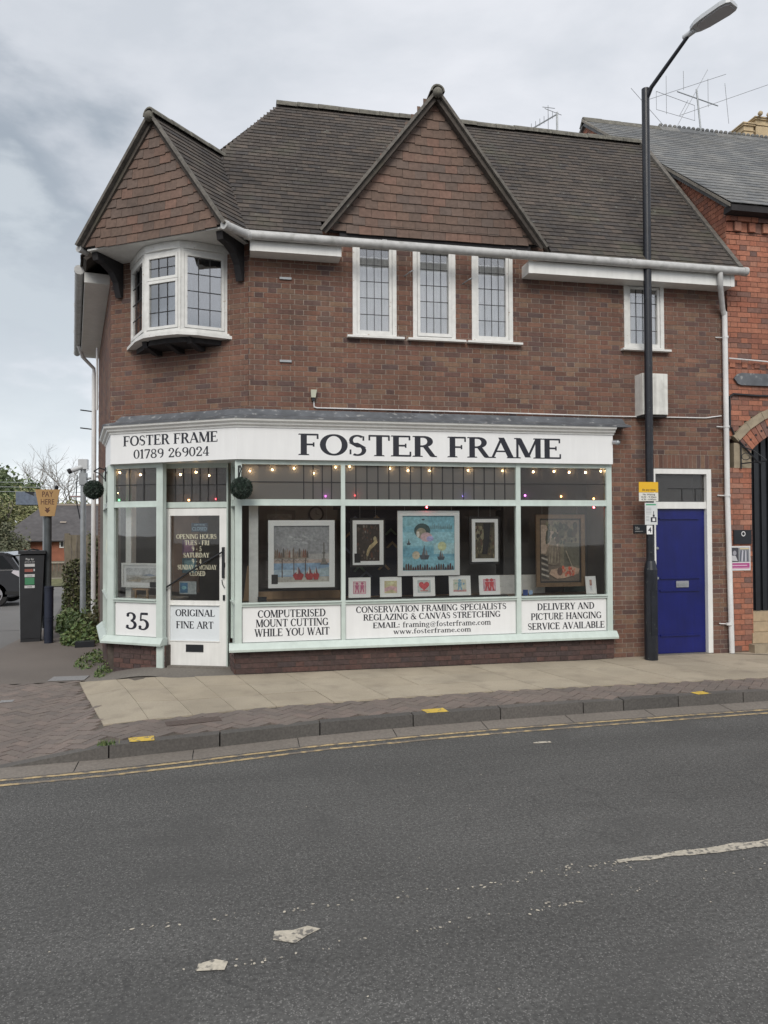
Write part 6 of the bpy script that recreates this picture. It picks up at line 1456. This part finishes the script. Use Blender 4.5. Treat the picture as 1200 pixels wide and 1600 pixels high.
for (x0, x1, z0, z1, m_) in ((.06, .22, 1.30, 1.35, mw_), (.06, .19, 1.21, 1.26, mr_), (.20, .22, 1.22, 1.26, mw_), (.06, .22, 1.12, 1.17, mw_), (.065, .215, .99, 1.11, mg_), (.06, .22, .93, .975, mw_)):
    MB().bx(fm_, x0, x1, .0015, .004, z0, z1).build('sticker', m_, cbo)
plain('Pay by', fm_, .14, 1.415, .035, .003, mw_, cbo); plain('phone or card', fm_, .14, 1.375, .022, .003, mw_, cbo, width=.15)
plain('COINS', fm_, .14, 1.13, .02, .0042, m_black, cbo); plain('CARDS', fm_, .14, .943, .018, .0042, m_black, cbo)
# sign post PAY HERE
SX, SY = -3.27, 4.62; zb = gz(SX, SY)
t = thing('pay_here_sign', 'tapered orange brown PAY HERE sign on a grey post behind the black bollard', 'sign', (SX, SY, zb))
MB().tube([(SX, SY, zb), (SX, SY, 2.42)], .062, 14).build('post', M('dark grey post', (.07, .08, .085), .5, metal=.2, nscale=8, namt=.2), t, smooth=True)
MB().tube([(SX - .075, SY + .02, zb + .2), (SX - .075, SY + .02, 2.40)], .016, 8).build('conduit', m_metal, t)
FSg = F((SX, SY - .07, 0), (.99, .08, 0))
mo_ = M('sign orange', (.40, .245, .10), .6, nscale=10, namt=.1)
MB().prism([FSg.p(a, 0, z) for a, z in ((-.105, 2.03), (.125, 2.03), (.21, 2.50), (-.19, 2.50))], FSg.n * .03).build('sign_board', mo_, t)
mb_ = M('brown lettering', (.09, .035, .02), .6, namt=0)
sb = [o for o in t.children if o.name.startswith('sign_board')][0]
plain('PAY', FSg, .01, 2.37, .095, .03, mb_, sb, width=.18); plain('HERE', FSg, .01, 2.235, .095, .03, mb_, sb, width=.22)
MB().face([FSg.p(a, .0312, z) for a, z in ((.01, 2.08), (.06, 2.14), (.03, 2.14), (.05, 2.19), (.01, 2.165), (-.03, 2.19), (-.01, 2.14), (-.04, 2.14))]).build('arrow', mb_, sb)
MB().bx(FSg, -.35, -.20, -.05, .02, 2.44, 2.46).prism([FSg.p(-.36, .03, 2.45), FSg.p(-.22, .03, 2.44), FSg.p(-.20, .03, 2.38)], FSg.n * -.2).build('solar_cap', m_iron, t)
MB().ball((SX + .15, SY - .05, 2.54), .035, 8, 6).tube([(SX + .15, SY - .05, 2.5), (SX + .15, SY - .05, 2.56)], .03, 8).build('sensor', m_iron, t)
BX, BY = -3.155, 4.22; zb = gz(BX, BY)
t = thing('bollard', 'black ribbed bollard standing between the ticket machine and the weeds', 'bollard', (BX, BY, zb))
bb = MB().tube([(BX, BY, zb - .02), (BX, BY, zb + .97)], .073, 20)
m_boll = M('dark navy bollard', (.012, .016, .032), .45, nscale=8, namt=.15)
bb.build('body', m_boll, t, smooth=True)
for z in (.94, .90, .43, .38): MB().tube([(BX, BY, zb + z), (BX, BY, zb + z + .022)], .081, 20).build('rib', m_boll, t, smooth=True)
# camera pole
CX, CY = -3.06, 6.6; zb = gz(CX, CY)
t = thing('camera_pole', 'galvanised pole with security cameras behind the ivy covered fence', 'camera pole', (CX, CY, zb))
k_ = (CY + 9.4)
MB().tube([(CX, CY, zb), (CX, CY, 3.05)], .055, 12).build('pole', m_metal, t, smooth=True)
MB().bx(F((CX, CY, 0), (1, 0, 0)), -.09, .09, -.06, .08, 3.02, 3.22).build('head_box', m_lampg, t)
MB().tube([(CX - .22, CY - .1, 2.98), (CX - .02, CY - .05, 3.06)], .05, 10).build('camera_body', m_lampg, t, smooth=True); MB().tube([(CX - .27, CY - .12, 2.955), (CX - .22, CY - .1, 2.98)], .055, 10).build('camera_hood', m_iron, t)
MB().bx(F((CX, CY, 0), (1, 0, 0)), -.07, .07, -.08, .08, 2.70, 2.94).build('junction_box', m_metal, t)
MB().tube([(CX, CY, 2.8), (CX + .28, CY, 2.88), (CX + .34, CY, 2.80)], .025, 8).build('side_arm', m_metal, t)
MB().tube([(CX - .25, CY, 2.46), (CX, CY, 2.46)], .018, 6).build('lower_arm', M('dusty pink arm', (.3, .22, .22), .6), t)
MB().tube([(CX - .12, CY, 2.9), (CX - .14, CY, 2.4), (CX - .06, CY, 2.0)], .012, 6).build('pole_cable', m_iron, t)
# dark box at the foot of the wall
tag(MB().bx(F((-2.60, 3.55, -.16), (1, .1, 0)), 0, .30, -.18, 0, 0, .10).build('drain_box', m_iron, None, loc=(-2.5, 3.6, -.16)), 'low dark drain box on the ground at the foot of the side wall', 'drain box')

# old fence with ivy --------------------------------------------------------
t = thing('garden_fence', 'old weathered board fence overgrown with ivy beside the shop wall', 'fence', (-3.3, 8.2, -.2))
fo_ = F((-3.72, 8.2, 0), (.99, -.10, 0)); zf_ = gz(-3.3, 8.2)
for k in range(10): MB().bx(fo_, .118 * k, .118 * k + .112, -.02 - .004 * (k % 2), .002 + .004 * (k % 2), zf_, 1.66 + random.uniform(-.01, .01)).build('fence_board', m_oldwood, t)
for x in (.0, 1.1): MB().bx(fo_, x - .05, x + .05, -.12, -.03, zf_, 1.70).build('post', m_oldwood, t)
def leaves(n, samp, size, mat, name, parent, seed=1, kind=None, elong=1.3, loc=None):
    rr_ = random.Random(seed); b = MB()
    for _ in range(n):
        p = Vector(samp(rr_)); a_ = Vector((rr_.gauss(0, 1), rr_.gauss(0, 1), rr_.gauss(0, 1))).normalized(); c_ = a_.orthogonal().normalized(); s_ = size * rr_.uniform(.6, 1.3)
        b.face([p - a_ * s_ * elong * .5, p + c_ * s_ * .4, p + a_ * s_ * elong * .5, p - c_ * s_ * .4], rr_.random())
    return b.build(name, mat, parent, kind=kind, loc=loc)
def ivs(r_):
    x = r_.uniform(-3.75, -2.35); z = zf_ + (r_.random() ** 1.15) * (1.15 + .5 * math.sin(x * 5) * .4 + (.75 if x > -3.2 else 0)); return (x, 8.12 - r_.random() * .25 - (x + 3.7) * .12, z)
t = thing('ivy', 'brownish green ivy and brambles covering the old fence', 'ivy', (-3.2, 8.0, -.2))
leaves(5200, ivs, .055, m_ivy, 'ivy_leaves', t, 4, kind='stuff')
b = MB(); r_ = random.Random(5)
for k in range(26):
    x = r_.uniform(-3.6, -2.5); b.tube([(x, 8.02, zf_), (x + r_.uniform(-.1, .1), 7.95, zf_ + .7), (x + r_.uniform(-.3, .3), 7.9, zf_ + r_.uniform(1.0, 1.9))], .008, 4)
b.build('ivy_stems', m_bark, t, kind='stuff')
# weeds along the verge and the wall
def weed_s(cx, cy, rx, ry, h): 
    def f(r_):
        a_ = r_.random() * 6.283; q = math.sqrt(r_.random()); x, y = cx + rx * q * math.cos(a_), cy + ry * q * math.sin(a_); return (x, y, gz(x, y) + abs(r_.gauss(0, .4)) * h * (1.1 - q * .8))
    return f
verge = MB()
vp = [(-3.42, 5.9), (-3.62, 7.0), (-3.9, 8.5), (-4.5, 12.0), (-5.6, 20.), (-2.2, 20), (-2.2, 4.6), (-2.75, 4.7), (-3.1, 5.2)]
verge.face([(x, y, gz(x, y) + .01) for x, y in vp]); verge.build('grass_verge', m_grass, kind='structure')
ke = MB(); pts = [(-3.42, 5.9), (-3.62, 7.0), (-3.9, 8.5), (-4.5, 12.0), (-5.6, 20.)]
for (x0, y0), (x1, y1) in zip(pts, pts[1:]):
    ke.hexa([(x0 - .1, y0, gz(x0, y0) - .1), (x0, y0, gz(x0, y0) - .1), (x1, y1, gz(x1, y1) - .1), (x1 - .1, y1, gz(x1, y1) - .1), (x0 - .1, y0, gz(x0, y0) + .07), (x0, y0, gz(x0, y0) + .07), (x1, y1, gz(x1, y1) + .07), (x1 - .1, y1, gz(x1, y1) + .07)])
ke.build('verge_kerb', m_kerb, kind='structure')
for (cx, cy, rx, ry, h, n, s_, lb, m_) in (
    (-2.62, 4.15, .32, .45, .55, 900, .05, 'leafy green weeds at the foot of the side wall beside the dark box', m_weed),
    (-3.02, 6.2, .40, 1.0, .42, 1500, .05, 'patch of rough green weeds behind the bollard', m_weed),
    (-2.55, 5.6, .30, .9, .9, 1300, .055, 'tall green weeds climbing by the side wall below the camera pole', m_ivy),
    (-1.74, 1.15, .11, .40, .22, 380, .022, 'small weeds growing at the corner plinth under window 35', m_weed),
    (-2.10, 2.3, .20, .8, .16, 380, .03, 'low weeds along the base of the shop side wall', m_weed),
    (-3.5, 7.6, .22, .9, .5, 700, .05, 'grassy tuft at the kerb in front of the old fence', m_weed)):
    t = thing('weed_clump', lb, 'weeds', (cx, cy, gz(cx, cy)), 'weeds beside the shop'); leaves(n, weed_s(cx, cy, rx, ry, h), s_, m_, 'weed_leaves', t, int(n), kind='stuff', elong=1.8)
b = MB()
for k in range(70):
    r_ = random; x = -1.07 + r_.gauss(0, .04); y = kline(x) + .04 + r_.gauss(0, .02); b.face([(x, y, .0), (x + .01, y, .0), (x + r_.uniform(-.02, .02), y + r_.uniform(-.02, .02), r_.uniform(.02, .05))], random.random())
tag(b.build('kerb_weed', m_weed, None, loc=(-1.07, -2.85, 0)), 'tiny green weed growing in the kerb joint where the kerb starts to drop', 'weed')

# ------------------------------------------------------------------ parked car
CX0, CY0 = -5.72, 12.6; zc = gz(CX0, CY0) - .005
car = thing('parked_car', 'dark grey hatchback parked in the car park at the left edge', 'car', (CX0 - 2.1, CY0 + .8, zc))
def carp(x, y, z): return (CX0 + x, CY0 + y, zc + z)
prof = [(-.02, .32), (.0, .55), (-.03, .80), (-.12, .98), (-.30, 1.02), (-1.4, 1.0), (-2.8, .96), (-3.3, .90), (-4.1, .72), (-4.25, .55), (-4.2, .30), (-3.75, .24), (-.35, .24)]
ys = [(0.05, .90, .0), (.0, 1., .0), (1.75, 1., 0), (1.70, .90, 0)]
def loft(prof, ys_, nm, mt, par):
    b = MB(); cx = sum(p[0] for p in prof) / len(prof); cz = sum(p[1] for p in prof) / len(prof); rg = []
    for y, sc, _ in ys_: rg.append([carp(cx + (x - cx) * (sc + (1 - sc) * .5), y, cz + (z - cz) * sc) for x, z in prof])
    n = len(prof)
    for a_, b_ in zip(rg, rg[1:]):
        for k in range(n): b.face([a_[k], a_[(k + 1) % n], b_[(k + 1) % n], b_[k]])
    b.face(rg[0]); b.face(rg[-1][::-1]); return b.build(nm, mt, par)
loft(prof, [(.0, .93, 0), (.05, 1., .0), (1.70, 1., 0), (1.75, .93, 0)], 'body', m_carb, car)
gh = [(-.14, .99), (-.42, 1.42), (-.60, 1.49), (-2.1, 1.50), (-2.5, 1.42), (-3.2, .95)]
loft(gh, [(.16, .98, 0), (.22, 1., 0), (1.53, 1., 0), (1.59, .98, 0)], 'cabin', m_carb, car)
for (pts, nm) in (([(-.34, 1.04), (-.62, 1.40), (-1.25, 1.42), (-1.25, 1.04)], 'rear_side_window'), ([(-1.32, 1.04), (-1.32, 1.42), (-2.15, 1.42), (-2.75, 1.04)], 'front_side_window')):
    MB().prism([carp(x, .155, z) for x, z in pts], (0, -.02, 0)).build(nm, m_carg, car)
MB().prism([carp(-.13, .3, 1.03), carp(-.13, 1.45, 1.03), carp(-.40, 1.40, 1.42), carp(-.40, .35, 1.42)], (.025, 0, .01)).build('rear_window', m_carg, car)
MB().prism([carp(-.38, .10, 1.39), carp(-.56, .10, 1.46), carp(-.56, 1.65, 1.46), carp(-.38, 1.65, 1.39)], (.07, 0, .02)).build('spoiler', m_carb, car)
MB().prism([carp(.0, -.012, .84), carp(-.02, -.012, .97), carp(-.30, -.012, 1.0), carp(-.34, -.012, .93), carp(-.12, -.012, .80)], (0, .12, 0)).build('tail_lamp', m_lampc, car)
MB().bx(F(carp(-.5, -.005, 0), (1, 0, 0)), 0, .5, -.02, .012, .34, .42).build('bumper_trim', m_tyre, car)
for x in (-.78, -3.38):
    for y in (.02, 1.55):
        w = MB().tube([carp(x, y - .02, .33), carp(x, y + .20, .33)], .33, 24).build('wheel', m_tyre, car, smooth=True)
        MB().tube([carp(x, y - .03, .33), carp(x, y + .02, .33)], .215, 20).build('rim', m_rim, w)
        sp = MB()
        for k in range(5):
            a_ = k * 2 * math.pi / 5 + .3; sp.prism([carp(x + .05 * math.cos(a_ + 1.1), y - .034, .33 + .05 * math.sin(a_ + 1.1)), carp(x + .19 * math.cos(a_ + .35), y - .034, .33 + .19 * math.sin(a_ + .35)), carp(x + .19 * math.cos(a_ + .9), y - .034, .33 + .19 * math.sin(a_ + .9))], (0, -.003, 0))
        sp.build('spoke_gap', m_tyre, w)

# ------------------------------------------------------------------ background
FY = 25.5; zg = gz(-8, FY)
t = thing('paling_fence', 'low weathered timber fence along the back of the car park', 'fence', (-8, FY, zg), None)
fb_ = F((-16, FY, 0), (1, 0, 0))
q = MB()
for k in range(94): q.bx(fb_, k * .13, k * .13 + .118, -.01, .012 if k % 2 else .0, zg + .18, zg + 1.05)
q.build('palings', m_oldwood, t, kind='stuff')
m_pale = M('pale fence post', (.30, .28, .23), .9)
for k in range(7): MB().bx(fb_, k * 1.85 + .4, k * 1.85 + .49, .012, .10, zg, zg + 1.12).build('post', m_pale, t)
for z in (.25, .95): MB().bx(fb_, 0, 12.2, .013, .06, zg + z, zg + z + .07).build('rail', m_pale, t)
sheet('grass_bank', m_grass, [-40, -20, -8, 2], [23.6, 24.4, 25.4, 34, 60], lambda x, y: gz(x, min(y, 40)) + .02 + (.25 if y > 24 else 0))
HY = 36.0; hz0 = gz(-8, HY)
t = thing('distant_house', 'low red brick building with a dark tiled roof beyond the car park', 'building', (-9, HY, hz0))
fh_ = F((-14.6, HY, 0), (1, 0, 0))
hw = MB().bx(fh_, 1.6, 12, -6, 0, hz0 - .3, 1.12).build('wall', m_farbrick, t)
for z in lin(hz0 + .6, 1.0, 7): MB().bx(fh_, 0, 12, .001, .012, z, z + .018).build('brick_course', M('far mortar', (.33, .2, .15), .9), hw) if z == 99 else None
rf = MB()
e_ = [fh_.p(1.3, .35, 1.12), fh_.p(12.4, .35, 1.12), fh_.p(12.4, -6.3, 1.12), fh_.p(1.3, -6.3, 1.12)]; rr1, rr2 = fh_.p(3.1, -2.9, 3.25), fh_.p(11, -2.9, 3.25)
for f_ in ([e_[0], e_[1], rr2, rr1], [e_[1], e_[2], rr2], [e_[2], e_[3], rr1, rr2], [e_[3], e_[0], rr1]): rf.face(f_)
rf.face(e_[::-1]); rf = rf.build('roof', m_farroof, t)
MB().bx(fh_, 1.3, 12.4, .3, .36, 1.06, 1.12).build('eaves_board', m_dark, t)
MB().bx(fh_, 3.1, 11, -3.0, -2.8, 3.22, 3.33).build('ridge', m_mortar, rf)
q = MB(); 
for x, z in ((7.6, 2.62), (4.4, 2.1)): MB().prism([fh_.p(x, .35 - (z - 1.12) * 1.526, z + .04), fh_.p(x + .35, .35 - (z - 1.12) * 1.526, z + .04), fh_.p(x + .35, .25 - (z - 1.12) * 1.526, z + .11), fh_.p(x, .25 - (z - 1.12) * 1.526, z + .11)], (0, -.02, .02)).build('roof_tile_patch', m_mortar, rf)
for px_ in (2.34, 4.64):
    w = MB().bx(fh_, px_, px_ + .42, .0, .04, .70, 1.10).build('window', m_white, t)
    MB().bx(fh_, px_ + .08, px_ + .34, .041, .045, .76, 1.04).build('pane', m_carg, w)
    MB().bx(fh_, px_ + .20, px_ + .22, .046, .05, .76, 1.04).build('glazing_bar', m_white, w)
# wires and a blue van roof beyond
t = MB().bx(F((-13.4, 40, 0), (1, 0, 0)), 0, 1.7, -2, 0, 3.3, 4.1).build('blue_roof', M('slate blue roof', (.12, .145, .19), .8), None, loc=(-12, 40, 3.2)); tag(t, 'small slate blue roof between the trees left of the orange sign', 'roof')
for k, z in enumerate((4.25, 4.55, 4.85)): tag(MB().tube([(-20, 41.8, z), (-9.0, 41.8, z - .1)], .02, 4).build('overhead_wire', m_metal, None, loc=(-14, 41.8, z)), '%s pale overhead wire crossing in front of the trees at the left' % ('lowest', 'middle', 'highest')[k], 'wire', 'overhead wires at the left')
def tree(name, label, x, y, h, r, trunk_r, leafm, nleaf, size, seed, bare=False, low=.25, group='trees beyond the car park'):
    rr_ = random.Random(seed); zb = gz(x, min(y, 40)) - .3; t = thing(name, label, 'tree', (x, y, zb), group); b = MB(); tips = []
    def branch(p, d, ln, rad, lv):
        p1 = p + d * ln * .5 + Vector((rr_.gauss(0, .04), rr_.gauss(0, .04), 0)) * ln; p2 = p1 + (d + Vector((rr_.gauss(0, .16), rr_.gauss(0, .16), .08))).normalized() * ln * .5
        b.tube([p, p1, p2], rad, 5 if lv else 7, caps=False, r1=rad * .55); tips.append((p2, ln)); tips.append((p1, ln))
        if lv < (4 if bare else 3):
            for k in range(rr_.choice((3, 4)) if lv else 5):
                dd = (d + Vector((rr_.gauss(0, .62), rr_.gauss(0, .62), rr_.gauss(.18, .3)))).normalized(); branch(p2 if rr_.random() < .6 else p1, dd, ln * rr_.uniform(.52, .72), rad * .5, lv + 1)
    branch(Vector((x, y, zb)), Vector((0, 0, 1)), h * .42, trunk_r, 0)
    b.build('trunk', m_bark, t)
    if nleaf:
        cl_ = []
        for _ in range(36):
            a_, e_ = rr_.random() * 6.283, rr_.uniform(-.9, 1.0); q = rr_.uniform(.35, 1.0)
            cl_.append((Vector((x + r * q * math.cos(a_) * math.sqrt(max(0, 1 - e_ * e_ * .8)), y + r * q * math.sin(a_) * .8, zb + h * (low + (1 - low) * (.5 + .48 * e_ * q)))), r * rr_.uniform(.18, .34)))
        def samp(r2):
            c_, rad = r2.choice(cl_); v = Vector((r2.gauss(0, 1), r2.gauss(0, 1), r2.gauss(0, .8))) * rad * .6; return c_ + v
        leaves(nleaf, samp, size, leafm, 'crown', t, seed, kind=None)
    return t
tree('evergreen_tree', 'dense green tree with the tallest crown at the left edge', -19.9, 58, 8.9, 3.6, .25, m_leafd, 9000, .26, 11)
tree('willow_tree', 'yellow green tree in early leaf just right of the left edge', -16.4, 50, 6.2, 3.2, .2, m_leafa, 9000, .22, 12, low=.05)
tree('shrub_tree', 'grey green rounded tree in front of the low brick building', -12.9, 34, 3.9, 1.5, .1, m_leafb, 7000, .13, 13, low=.0)
tree('shrub_tree', 'green shrubby tree seen between the orange sign and camera pole', -12.2, 50, 5.4, 1.9, .12, m_leafa, 5200, .18, 14, low=.0)
tree('shrub_tree', 'dark green low tree behind the low building beside the shop wall', -10.2, 48, 4.6, 1.7, .12, m_leafb, 4200, .18, 18, low=.0)
tree('bare_tree', 'bare branching tree behind the orange sign', -16.2, 62, 10.5, 4, .13, None, 0, .1, 15, bare=True)
tree('bare_tree', 'thin bare tree beside the camera pole', -13.3, 58, 9.9, 4, .12, None, 0, .1, 16, bare=True)
tree('bare_tree', 'hazy bare tree between the orange sign and the green trees', -18.2, 66, 10.2, 4, .12, None, 0, .1, 17, bare=True)
# unseen other side of the road; terrace added for its reflections in the glass
t = thing('unseen_terrace', 'unseen brick terrace across the road, added for its dim reflection in the shop glass', 'building', (2, -36, -.1))
fo2 = F((20, -36, 0), (-1, 0, 0), (0, 1, 0))
MB().bx(fo2, 0, 44, -8, 0, -.2, 5.2).build('wall', M('grey brown render', (.20, .17, .15), .9), t)
MB().prism([fo2.p(-.3, .4, 5.1), fo2.p(-.3, -4, 7.6), fo2.p(-.3, -8.4, 5.1)], (-44.6, 0, 0)).build('roof', m_farroof, t)
for k in range(11):
    for z in (.8, 3.4): MB().bx(fo2, 1.4 + k * 4, 2.8 + k * 4, .0, .05, z, z + 1.5).build('window', m_carg, t)
tree('street_tree', 'leafless roadside tree mirrored in the corner bay window', -6.5, -17, 9.0, 3.5, .18, None, 0, .1, 21, bare=True, group='trees across the road')
